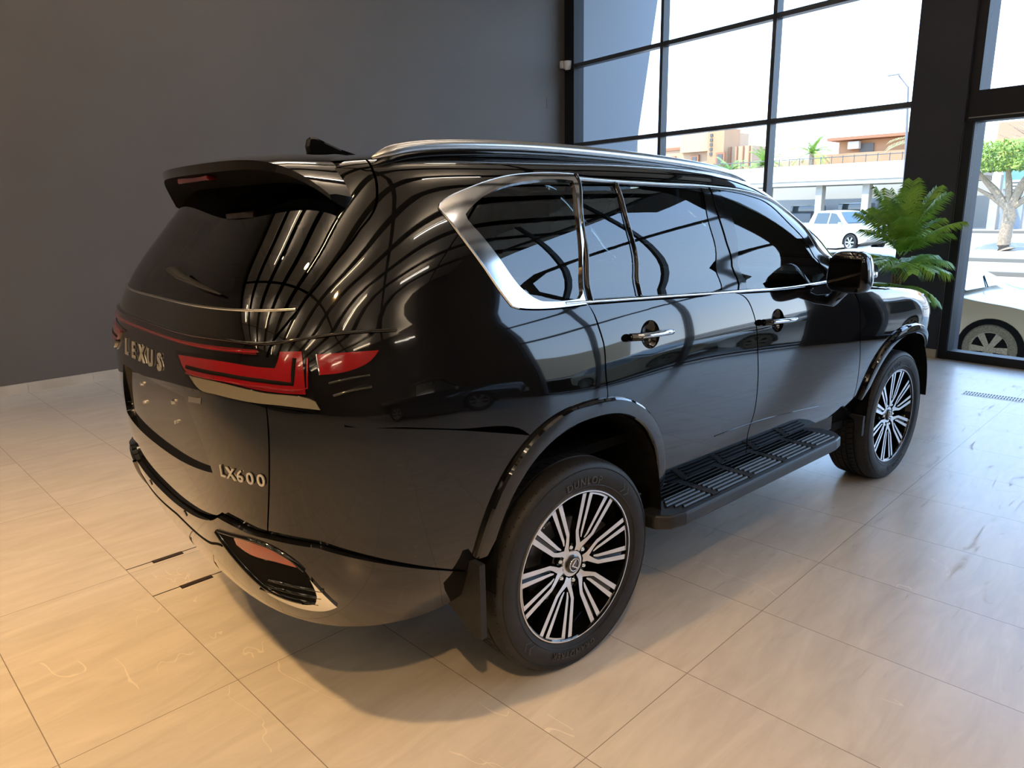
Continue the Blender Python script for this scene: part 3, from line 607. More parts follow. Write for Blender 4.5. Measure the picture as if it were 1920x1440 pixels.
# doors
rdoor=[T['belt_lo'][1],T['belt_lo'][2],T['belt_lo'][3],T['belt_lo'][4]]+T['gap_m'][5:]+T['door_bot'][::-1][2:]+[sv_xz(.50,.62),sv_xz(.485,.72),sv_xz(.44,.84),sv_xz(.35,.92),sv_xz(.22,.97),sv_xz(.13,.984)]+T['gap_r'][::-1][1:5]
fdoor=T['belt_lo'][4:]+T['gap_f'][1:]+T['door_bot'][::-1][1:3]+T['gap_m'][::-1][:7]
def cup(k,rad=.056,n=20):
    a,b,c=T[k]; cx=((a[0]+b[0])/2+c[0])/2; cv=(a[1]+b[1])/2; ms,mv=metric(cx,cv,S)
    return [(cx+math.cos(2*PI*i/n)*rad/float(ms),cv+math.sin(2*PI*i/n)*rad*.92/float(mv)) for i in range(n)]
for sd in (1,-1):
    rd=patch('rear_door',rdoor,PAINT,car,sides=(sd,),depth=.02,holes=[cup('handle_r')],hdepth=.008)
    fd=patch('front_door',fdoor,PAINT,car,sides=(sd,),depth=.02,holes=[cup('handle_f')],hdepth=.008)
    if sd==1: RD,FD=rd,fd
    for k,dd in (('glass_fix',rd),('glass_rear',rd),('glass_front',fd)):
        patch('window_pane',T[k],GLASS_FRONT if k=='glass_front' else GLASS_SIDE,dd,sides=(sd,),off=-.006,depth=0,g=-.004)
    patch('quarter_window_pane',T['q_inner'],GLASS_SIDE,car,sides=(sd,),off=-.006,depth=0,g=-.004)
    # gloss black pillars and window frames: area between chrome and glass
    fr=[T['gap_r'][3]]+[T['gap_r'][2],T['gap_r'][1]]+T['top_upper']+T['a_upper'][1:]+[T['gap_f'][0]]+T['belt_up'][::-1][1:-1]
    patch('window_frame',fr,GLOSS,car,sides=(sd,),off=-.003,depth=.02,g=.001,holes=[T['glass_fix'],T['glass_rear'],T['glass_front']])
    patch('quarter_window_trim',T['q_outer'],POL,car,sides=(sd,),off=.004,depth=.02,g=.002,holes=[T['q_inner']])
    strip('window_top_trim',[(a,b-.014) for a,b in T['top_upper']+T['a_upper'][1:]+[(T['gap_f'][0][0]+.005,T['gap_f'][0][1]+.01)]],.018,.006,SATINCH,car,sides=(sd,))
    strip('belt_trim',[((a+c)/2,(b+d)/2) for (a,b),(c,d) in zip(T['belt_up'],[T['belt_lo'][0],T['belt_lo'][1],T['belt_lo'][2],T['belt_lo'][4],T['belt_lo'][4],T['belt_lo'][5],T['belt_lo'][7]])],.017,.006,CHROME,car,sides=(sd,))
    strip('pillar_trim',[(T['glass_fix'][i][0]+.012,T['glass_fix'][i][1]) for i in (1,2,3,4)],.014,.006,GLOSS,car,sides=(sd,))
    strip('pillar_trim',[(a+.012,b) for a,b in T['gap_r'][:4]],.02,.008,GLOSS,car,sides=(sd,))
    # B pillar glossy band
    strip('pillar_trim',[(a+.0,b) for a,b in T['gap_m'][:5]],.004,.001,DARK,car,sides=(sd,))
for sd in (1,-1): strip('quarter_trim_edge',T['q_outer'][1:],.006,.006,CHROME,car,sides=(sd,))
strip('door_crease',T['char'],.008,.003,GLOSS,FD)
# flares
def flare(a_in,a_out,z0,z1,parent,name='wheel_arch_flare',h=.020):
    A=arch(a_in,z0,40,z1=z1); B=arch(a_out,z0,40,z1=z1); prof=[(0,.0),(.04,.012),(.15,h*.95),(.5,h*1.05),(.9,h),(1.,h*.7),(1.0,-.05)]
    for sd in (1,-1):
        V=[];F=[]; n=len(prof)
        for (xi,zi),(xo,zo) in zip(A,B):
            for t,o in prof:
                u=sv_xz(xo+(xi-xo)*t,zo+(zi-zo)*t); P=S(*u)+SN(*u)*(o+.001); V.append((P[0],P[1]*sd,P[2]))
        for i in range(len(A)-1):
            for j in range(n-1):
                q=(i*n+j,i*n+j+1,(i+1)*n+j+1,(i+1)*n+j); F.append(q if sd==1 else q[::-1])
        mk(name,V,F,PAINT,parent,True,edge=30)
flare(AR_IN,AR_OUT,.60,.56,car); flare(AF_IN,AF_OUT,.60,.56,car)
# fender, hood, roof
ffin=svp(arch(AF_IN,.52,z1=.52))
HE=[sv_xz(2.03,1.300),sv_xz(2.22,1.262),sv_xz(2.55,1.238),sv_xz(2.9,1.222),sv_xz(3.15,1.205)]
F_=lambda c,z:(sc(c,z),vz(z))
fender=T['gap_f'][:]+[sv_xz(2.36,.47)]+ffin+[F_(.42,z) for z in (.55,.9,1.1,1.19)]+HE[::-1]
for sd in (1,-1): patch('front_fender',fender,PAINT,car,sides=(sd,),depth=.014)
nose=[F_(.42,.44),F_(.7,.44),F_(.999,.44),F_(.999,1.19),F_(.7,1.19),F_(.42,1.19)]
patch('front_bumper',nose,PAINT,car,sides=(1,-1),smooth=False)
patch('grille',[F_(.66,.60),F_(.999,.60),F_(.999,1.1),F_(.74,1.1)],SATIN,car,sides=(1,-1),off=.006,smooth=False)
patch('hood',HE+[F_(.42,1.195),F_(.7,1.195),F_(.999,1.195),F_(.999,1.325),F_(.6,1.335),F_(.35,1.35),sv_xz(2.04,1.318)],PAINT,car,sides=(1,-1))
patch('cowl',[F_(.40,1.355),F_(.999,1.33),F_(.999,1.42),F_(.40,1.42)],SATIN,car,sides=(1,-1),smooth=False)
for sd in (1,-1):
    patch('headlight',[F_(.36,.98),F_(.62,1.0),F_(.60,1.13),F_(.37,1.12)],mat('headlight_glass',(.6,.62,.64),.08,metal=.6,coat=1),car,sides=(sd,),off=.008)
    patch('lower_bumper_trim',[F_(.30,.44),F_(.62,.44),F_(.6,.56),F_(.28,.64)],SATINCH,car,sides=(sd,),off=.006,smooth=False)
patch('windshield',[F_(.40,1.40),F_(.999,1.40),F_(.999,1.88),F_(.42,1.865)],GLASS_FRONT,car,sides=(1,-1),smooth=False,depth=0,off=-.003)
patch('roof',[(.001,ROOFV),(1,ROOFV),(2,ROOFV),(3,ROOFV),(3,VMAX-.002),(2,VMAX-.002),(1,VMAX-.002),(.001,VMAX-.002)],PAINT,car,sides=(1,-1),smooth=False,g=0,depth=0,res=.04)
# tailgate
GBR=T['glass_back_r'][:5]; GBB=[p for p in T['glass_back_b'] if p[0]>.02][::1]
vgb=GBB[0][1]; vtb=T['tg_bot'][-2][1]
rec=[p for p in T['recess'] if p[0]>.02]
vr_top=T['recess'][1][1]; vr_bot=vz(.865)
recess=[(-q[0],q[1]) for q in rec]+[] 
rtop=[p for p in rec if p[1]>vz(1.0)]; rbot=[p for p in rec if p[1]<=vz(1.0)]
rec_half=[(0,vr_top)]+[rec[0]] 
right=[p for p in T['recess'] if p[0]>.05]
recess_poly=right+[(-a,b) for a,b in right[::-1]]
tgh=[T['tg_bot'][i] for i in (7,6,4,3,2,1,0)]
tg_right=tgh+TG[::-1][1:]+GBB[::-1][1:]
tg_right=[p for p in tg_right if p[0]>.02]
TGATE=patch('tailgate',tg_right+[(-a,b) for a,b in tg_right[::-1]],PAINT,car,depth=.02,holes=[recess_poly],hdepth=.020,corner=30)
patch('plate_recess',recess_poly,GLOSS,TGATE,off=-.018,g=-.004,depth=0,corner=30)
for (a,b) in ((.12,1.12),(.12,1.05),(-.1,1.12),(-.1,1.05)):
    P=S(a,vz(b)); n=SN(a,vz(b)); MB().tube([P-n*.020,P-n*.009],[.009,.007],10).build('plate_screw',SATINCH,TGATE,smooth=True)
gb_right=GBB+GBR[:5]+[(.50,vz(1.80)),(.3,vz(1.84))]
gb_right=[p for p in gb_right if p[0]>.02]
patch('rear_window',gb_right+[(-a,b) for a,b in gb_right[::-1]],GLASS_DARK,TGATE,off=-.002,depth=0,g=-.003)
side_fin=DG+GBR[:5]+[(.47,vz(1.80)),(.47,vz(1.86)),(.49,ROOFV-.001)]
for sd in (1,-1): patch('tailgate_side',side_fin,PAINT,TGATE,sides=(sd,),depth=.014)
strip('window_base_trim',[(0,vgb)]+GBB[:],.010,.005,SATINCH,TGATE,sides=(1,-1))
# tail lights
for sd in (1,-1):
    tl=patch('tail_light',HL,GLOSS,car,sides=(sd,),off=.004,depth=.012,g=.001)
    patch('red_lens',T['lamp_in'],RED,tl,sides=(sd,),off=.010,depth=.008,g=.001,res=.02)
    patch('side_lens',T['lamp_side'],RED,tl,sides=(sd,),off=.010,depth=.008,g=.001,res=.02)
    strip('light_guide',T['lamp_line'],.016,.002,DARK,tl,sides=(sd,),off=.0105,smooth=False)
    strip('light_guide',[(a,b-.018) for a,b in T['lamp_line'][:4]]+[(T['lamp_line'][4][0]+.022,T['lamp_line'][3][1]-.012),(T['lamp_line'][4][0]+.022,T['lamp_line'][4][1])],.006,.002,RED,tl,sides=(sd,),off=.0115,smooth=False)
    patch('reverse_lens',T['lamp_white'],CLEARL,tl,sides=(sd,),off=.010,depth=.01,g=.001,res=.02)
    strip('side_lens_rim',[T['lamp_side'][5],T['lamp_side'][0]],.005,.002,CHROME,tl,sides=(sd,),off=.010)
    for dz in (0,1):
        a=sv_xz(-.905+.005*dz,1.255-.035*dz); b=sv_xz(-.85+.0*dz,1.265-.033*dz); c=sv_xz(-.80+.0*dz,1.268-.033*dz)
        strip('vent_fin',[a,b,c],.010,.005,GLOSS,tl,sides=(sd,),off=.004)
bu=[p for p in T['bar_up'] if p[0]>.03]; bl=[p for p in T['bar_lo'] if p[0]>.03]
vb=bu[0][1]; vl=bl[0][1]
b_r=[(a,b) for a,b in bl]+[(a,b) for a,b in bu[::-1]]
LB=patch('light_bar',b_r+[(-a,b) for a,b in b_r[::-1]],DRED,TGATE,off=.008,depth=.012,g=.001,corner=30)
strip('light_bar_core',[(-.40,(bu[-1][1]+bl[-1][1])/2),(-.2,(vb+vl)/2),(0,(vb+vl)/2),(.2,(vb+vl)/2),((bu[-1][0]+bl[-1][0])/2,(bu[-1][1]+bl[-1][1])/2)],.008,.003,RED,LB,off=.008)
cr=[p for p in T['crease'] if p[0]>.05]
strip('lamp_ledge',[(0,vb+.022),(.2,vb+.022),(.38,vb+.026),(cr[-1][0]-.01,cr[-1][1]-.008),(.60,T['lamp_house'][6][1]+.012),(.70,T['lamp_house'][8][1]+.010)],.014,.010,GLOSS,TGATE,sides=(1,-1))
BADGE=mat('badge_silver',(.50,.50,.50),.28,metal=.7)
def letters(txt,size,c,adv,slope,bold,sx=1.):
    ms,mv=[float(q) for q in metric(c[0],c[1],S)]; x=-sum(adv)/2
    for ch,w_ in zip(txt,adv):
        xm=x+w_/2; text_on('letter',ch,size,(c[0]+xm/ms,c[1]+slope*xm/mv),BADGE,TGATE,bold=bold,sx=sx); x+=w_
letters('LEXUS',.082,(-.035,vz(1.245)),[.095,.098,.102,.104,.10],0,.0016,1.12)
letters('LX600',.052,((T['lx600'][0][0]+T['lx600'][2][0])/2,(T['lx600'][1][1]+T['lx600'][0][1]+T['lx600'][2][1]+T['lx600'][3][1])/4),[.038,.043,.042,.041,.041],.0,.0006,1.15)
patch('grey_tag',T['plate_tag'],mat('tag_grey',(.10,.10,.11),.4),TGATE,off=.001,depth=0,smooth=False)  # small flat grey tag on the tailgate
# wiper
wp=[hh for hh in ((.085,vz(1.525)),(.16,vz(1.508)),(.27,vz(1.492)),(.33,vz(1.482)))]
V=MB(); pts=[S(a,b)+SN(a,b)*o for (a,b),o in zip(wp,(.035,.035,.02,.012))]
V.tube(pts,[.022,.018,.010,.004],10,flat=(1,.45)); V.build('rear_wiper',SATIN,TGATE,smooth=True)
# high rear wing
def lip(y): y=np.asarray(y,float); return np.stack([-.940+.262*y**2+.32*y**6,y,1.880+.010*y**2-1.0*y**6],-1)
V=[];F=[];ys=np.linspace(-.70,.70,61); n=9
for y in ys:
    L=lip(y); k=abs(y)/.70
    zr=1.926-.05*k**2-.13*k**6; A=np.array([-.60+.06*k**2-.02,y*.97,zr-.004]); B=(A+L)/2+np.array([0,0,.012*(1-k**4)])
    A0=A+np.array([.06,0,.002]); L2=L+np.array([.004,0,-.03*(1-.5*k**4)]); U=L+np.array([.05,0,-.042]); U2=L+np.array([.13,0,-.06-.02*k]); U3=np.array([L[0]+.20,y*.98,min(1.79,L[2]-.05)])
    M1=L*.8+B*.2+np.array([0,0,.004]); V+=[A0,A,B,M1,L,L2,U,U2,U3]
for i in range(len(ys)-1):
    for j in range(n-1): F.append((i*n+j,(i+1)*n+j,(i+1)*n+j+1,i*n+j+1))
FMs=[1 if (q%(n-1))>=5 else 0 for q in range(len(F))]
F.append(tuple(range(n))[::-1]); F.append(tuple((len(ys)-1)*n+j for j in range(n))); FMs+=[0,0]
sp=mk('rear_spoiler',V,F,[PAINT,DARK],TGATE,True,fm=FMs,edge=40)
patch('tailgate_header',[(-.52,vz(1.79)),(0,vz(1.83)),(.52,vz(1.79)),(.50,ROOFV-.002),(0,ROOFV-.002),(-.50,ROOFV-.002)],DARK,TGATE,off=-.006,depth=0,smooth=False)
P=lip(-.05); MB().box((P[0]+.032,.0,1.836),(.036,.30,.018),b=.006).build('brake_light',DRED,sp)
# roof rails and antenna
for sd in (1,-1):
    pr=[(-.60,-.655,1.895),(-.55,-.66,1.912),(-.46,-.66,1.932),(-.30,-.66,1.945),(0,-.66,1.953),(.4,-.66,1.945),(.8,-.66,1.928),(1.1,-.66,1.908),(1.3,-.66,1.888),(1.42,-.66,1.868),(1.5,-.66,1.848)]
    q=[]; 
    for i in range(len(pr)-1):
        for t in np.linspace(0,1,5)[:-1]: q.append([a+(b-a)*t for a,b in zip(pr[i],pr[i+1])])
    q.append(pr[-1]); q=np.array(q)
    for _ in range(4): q[1:-1]=(q[:-2]+2*q[1:-1]+q[2:])/4
    rl=MB(); NQ=len(q); rr_=[.021*min(1,.25+i/6.,.15+(NQ-1-i)/9.) for i in range(NQ)]; rl.tube([(a,b*sd,c-.020) for a,b,c in q],rr_,12,flat=(.9,1.)); rl.build('roof_rail',SATINCH,car,smooth=True,edge=80)
    bs=MB(); bs.tube([(a,b*sd,c-.044) for a,b,c in q],[.026*min(1,.3+i/6.,.2+(NQ-1-i)/9.) for i in range(NQ)],8,flat=(.7,.9)); bs.build('rail_base',GLOSS,car,smooth=True,edge=80)
fin=MB(); fp=[(-.47,1.925),(-.475,1.965),(-.465,1.998),(-.44,2.0),(-.40,1.985),(-.33,1.958),(-.26,1.94),(-.22,1.925)]
V=[];F=[]
for (x,z),w in zip(fp,(.03,.022,.006,.006,.012,.018,.016,.008)): V+=[(x,-w,z),(x,w,z)]
mid=[(x,0,z) for x,z in fp]
fin.prism(fp,-.014,.014,'xz'); f=fin.build('shark_fin_antenna',GLOSS,car,loc=(0,.03,0)); f.modifiers.new('b','BEVEL').width=.01
# bumper
v_bt=vz(.782); v_b0=vz(.43)
bt=[(a,b-.004) for a,b in ([T['tg_bot'][i] for i in (7,6,4,3,2,1,0)])]; bt=[p for p in bt if p[0]>.02]
blow=[(a,b-.001) for a,b in T['bump_low'][1:]]
bp=bt+blow+[sv_xz(-.44,.50),sv_xz(-.47,.44),(.72,vz(.415)),(.5,vz(.42)),(.3,vz(.45)),(.02,vz(.47))]
BUMP=patch('rear_bumper',bp+[(-a,b) for a,b in bp[::-1] ],PAINT,car,surf=SB,depth=.04,holes=[],corner=30)
gv=[p for p in T['groove'] if p[0]>.0][-2:]
strip('bumper_groove',[(0,vz(.655)),(.2,vz(.655))]+[T['groove'][-1]]+[(T['rec2'][0][0]-.005,T['rec2'][0][1]-.06)],.016,.001,DARK,BUMP,sides=(1,-1),surf=SB,off=.001)
for sd in (1,-1):
    patch('lower_vent',T['rec2'],DARK,BUMP,surf=SB,sides=(sd,),off=.0015,depth=0,g=0)
    patch('reflector',T['refl'],mat('amber_red_reflector',(.28,.03,.012),.2,coat=1),BUMP,surf=SB,sides=(sd,),off=.004,depth=.004,g=0,res=.02)
    patch('chrome_garnish',T['chromeL'],SATINCH,BUMP,surf=SB,sides=(sd,),off=.007,depth=.008,g=0,res=.015)
    strip('vent_frame',[T['rec2'][0],T['rec2'][-1],T['rec2'][-2],T['rec2'][-3]],.018,.012,PAINT,BUMP,surf=SB,sides=(sd,))
    strip('vent_frame',T['rec2'][:5],.012,.008,GLOSS,BUMP,surf=SB,sides=(sd,))
    for z in (.625,.595,.565): strip('vent_slat',[sv_xz(-1.03,z),sv_xz(-.97,z-.01),sv_xz(-.93,z-.02)],.010,.008,GLOSS,BUMP,surf=SB,sides=(sd,))
for a in (-.42,T['sens'][1][0]*0-.15,T['sens'][0][0],.42):
    P=SB(np.array(a),np.array(vz(.715))); n=SN(a,vz(.715)); MB().tube([P-n*.004,P+n*.003],[.012,.011],14).build('parking_sensor',GLOSS,BUMP,smooth=True)
# inner structure
ari=svp(arch(dict(AR_IN,hw=.45),.56)); afi=svp(arch(dict(AF_IN,hw=.46),.52))
inner=[(.0,vz(.50)),(.0,vz(1.33)),(1,vz(1.33)),(1.95,vz(1.25)),F_(.3,1.14),F_(.999,1.12),F_(.999,.5)]+afi[::-1]+ari[::-1]
patch('gap_dark_shell',inner,DARK,car,sides=(1,-1),off=-.062,depth=0,smooth=False,res=.08,g=0)  # dark shell added behind the panels to block light and darken the gaps
for sd in (1,-1):
    for A in (dict(AR_IN,hw=.45),dict(AF_IN,hw=.46)):
        V=[];F=[];L=arch(A,.45,24)
        for x,z in L: V+=[(x,-.965*sd,z),(x,-.50*sd,z)]
        for i in range(len(L)-1): F.append((2*i,2*i+1,2*i+3,2*i+2))
        b=len(V); V+=[(x,-.50*sd,z) for x,z in L]; F.append(tuple(range(b,b+len(L))))
        mk('wheel_well',V,F,noisy('well_liner',(.004,.004,.004),(.008,.008,.008),20,.95,spec=.1),car,False)
u=MB(); u.box((1.4,0,.50),(4.3,1.0,.20)); u.box((-.70,0,.56),(.5,1.0,.08)); u.box((1.47,0,.5),(1.7,1.76,.14)); u.build('underbody',DARK,car)
cf=MB(); cf.box((.9,0,.80),(3.2,1.70,.04)); cf.build('cabin_floor',DARK,car)
SEAT=mat('seat_leather',(.012,.012,.013),.5)
def seat(x,y,w,nm='seat'):
    b=MB(); b.box((x+.02,y,1.02),(.50,w,.16),b=.05); 
    for i in range(5): b.box((x-.22-.03*i,y,1.14+.115*i),(.13,w*(1-.03*i),.14),b=.05)
    b.box((x-.37,y,1.73 if x>1 else 1.66),(.09,.24,.17),b=.04); b.box((x-.36,y,1.62 if x>1 else 1.56),(.03,.12,.12)); return b.build(nm,SEAT,car,smooth=True)
for y in (-.40,.40): seat(1.50,y,.52); seat(.70,y,.56); seat(-.05,y,.5)
sw=MB(); sw.lathe([(.17,0),(.182,.012),(.19,0),(.182,-.012)],24,'x',close=True,c=(1.92,.40,1.33)); sw.box((1.925,.40,1.33),(.03,.30,.05)); sw.build('steering_wheel',SATIN,car,smooth=True)
db=MB(); db.box((2.22,0,1.24),(.45,1.6,.22),b=.05); db.box((2.03,.40,1.33),(.12,.4,.12),b=.03); db.box((2.04,-.02,1.36),(.04,.30,.16),b=.01); db.build('dashboard',SATIN,car)
MB().box((2.0,.0,1.72),(.03,.24,.07),b=.015).build('rear_view_mirror',GLOSS,car)
# handles
for (k,dd) in (('handle_r',RD),('handle_f',FD)):
    a,b,c=T[k]
    for sd in (1,-1):
        V=[];F=[];cx=((a[0]+b[0])/2+c[0])/2; cv=(a[1]+b[1])/2; ms,mv=metric(cx,cv,S); ms=float(ms);mv=float(mv); n=28
        rings=[(1.08,-.003),(1.0,-.006),(.8,-.022),(.5,-.032),(0,-.034)]
        for rr,h in rings:
            for i in range(n):
                q=2*PI*i/n; rad=.058; s=cx+math.cos(q)*rad*rr/ms; v=cv+math.sin(q)*rad*.92*rr/mv; P=S(s,v)+SN(s,v)*h; V.append((P[0],P[1]*sd,P[2]))
        for r in range(len(rings)-1):
            for i in range(n):
                q=(r*n+i,r*n+(i+1)%n,(r+1)*n+(i+1)%n,(r+1)*n+i); F.append(q if sd==1 else q[::-1])
        D=dd if sd==1 else car
        hc=mk('handle_cup',V,F,GLOSS,D,True,edge=60)
        L=[(a[0]+(b[0]-a[0])*t,a[1]+(b[1]-a[1])*t) for t in np.linspace(0,1,11)]
        pts=[]; 
        for i,(s,v) in enumerate(L):
            t=i/10; o=.012+.028*math.sin(PI*t)**.5; P=S(s,v)+SN(s,v)*o; pts.append((P[0],P[1]*sd,P[2]))
        h=MB(); h.tube(pts,[.010]+[.0165]*9+[.010],12,flat=(1.0,.7),up=(0,0,1)); h.build('door_handle',CHROME,D,smooth=True,edge=80)
        cu=MB(); P=S(*a)+SN(*a)*.012; cu.tube([(P[0]-.0,P[1]*sd,P[2]),(P[0]+.04,(P[1]-.018)*sd,P[2]-.001)],.019,12,flat=(1,.8)); cu.build('lock_cap',GLOSS,D,smooth=True)
# door mirrors
for sd in (1,-1):
    bm=bmesh.new(); bmesh.ops.create_cube(bm,size=1); bmesh.ops.subdivide_edges(bm,edges=bm.edges[:],cuts=4,use_grid_fill=True)
    for v in bm.verts:
        x,y,z=v.co*2; r=(abs(x)**4+abs(y)**4+abs(z)**4)**.25; x,y,z=x/r,y/r,z/r
        if x>0: y*=1-.18*x; z*=1-.15*x
        v.co=(x*.075,y*.105*(1-.12*z),z*.105)
    me=bpy.data.meshes.new('door_mirror'); bm.to_mesh(me); bm.free(); me.materials.append(PAINT)
    for q in me.polygons: q.use_smooth=True
    o=bpy.data.objects.new('door_mirror',me); COL.objects.link(o); o.parent=car; o.location=(1.80,-1.085*sd,1.385); o.rotation_euler=(0,0,-.12*sd)
    o.modifiers.new('s','SUBSURF').levels=1
    MB().tube([(1.80,-1.06*sd,1.31),(1.83,-1.0*sd,1.25),(1.90,-.93*sd,1.22)],[.035,.03,.045],12,flat=(1.3,.8)).build('mirror_arm',PAINT,car,smooth=True)
    MB().box((1.84,-1.145*sd,1.37),(.07,.075,.03),b=.010).build('turn_signal',mat('signal_lens',(.65,.68,.70),.1,metal=.5,coat=1),o.parent,smooth=True)
    MB().box((1.7245,-1.085*sd,1.385),(.006,.155,.14),b=.002).build('mirror_glass',GLOSS,car)
# running boards
for sd in (1,-1):
    st=MB()
    prof=[(.40,-.86),(.42,-.99),(.47,-1.035),(.55,-1.05),(1.9,-1.045),(1.98,-1.03),(2.03,-.98),(2.06,-.90),(2.06,-.86)]
    st.prism([(x,y*sd) for x,y in prof],.425,.488,'xy'); o=st.build('running_board',SATIN,car); b=o.modifiers.new('b','BEVEL'); b.width=.014; b.segments=3
    rb=MB()
    x0,x1=.52,1.93
    xs=[.50,.80,1.10,1.40,1.70,1.96]
    for i in range(5):
        for j in range(5):
            y=-.905-.026*j
            a=xs[i]+.03+(.05*abs(j-2)/2 if i==0 else 0); c=xs[i+1]-.03
            rb.tube([(a,y*sd,.490),(c,y*sd,.490)],.007,6)
    rb.build('tread_ribs',SATIN,o)
    for x in xs[1:5]: MB().box((x,-.957*sd,.490),(.045,.13,.008),b=.002).build('grip_pad',RUBBER,o)
    MB().box((1.25,-.86*sd,.52),(1.75,.10,.10),b=.01).build('sill_cover',GLOSS,car)
    MB().box((1.22,-.80*sd,.44),(1.6,.16,.06)).build('step_bracket',DARK,car)
# mud flaps
for sd in (1,-1):
    for x,z in ((-.47,.585),(2.40,.50)):
        m=MB(); h=.27 if x<0 else .12; yi=.66 if x<0 else .86
        m.prism([(-.97*sd,z),(-.97*sd,z-h),(-.93*sd,z-h-.005),(-(yi+.06)*sd,z-h+.09),(-yi*sd,z)],x-.012,x+.012,'yz'); m.build('mud_flap',RUBBER,car)
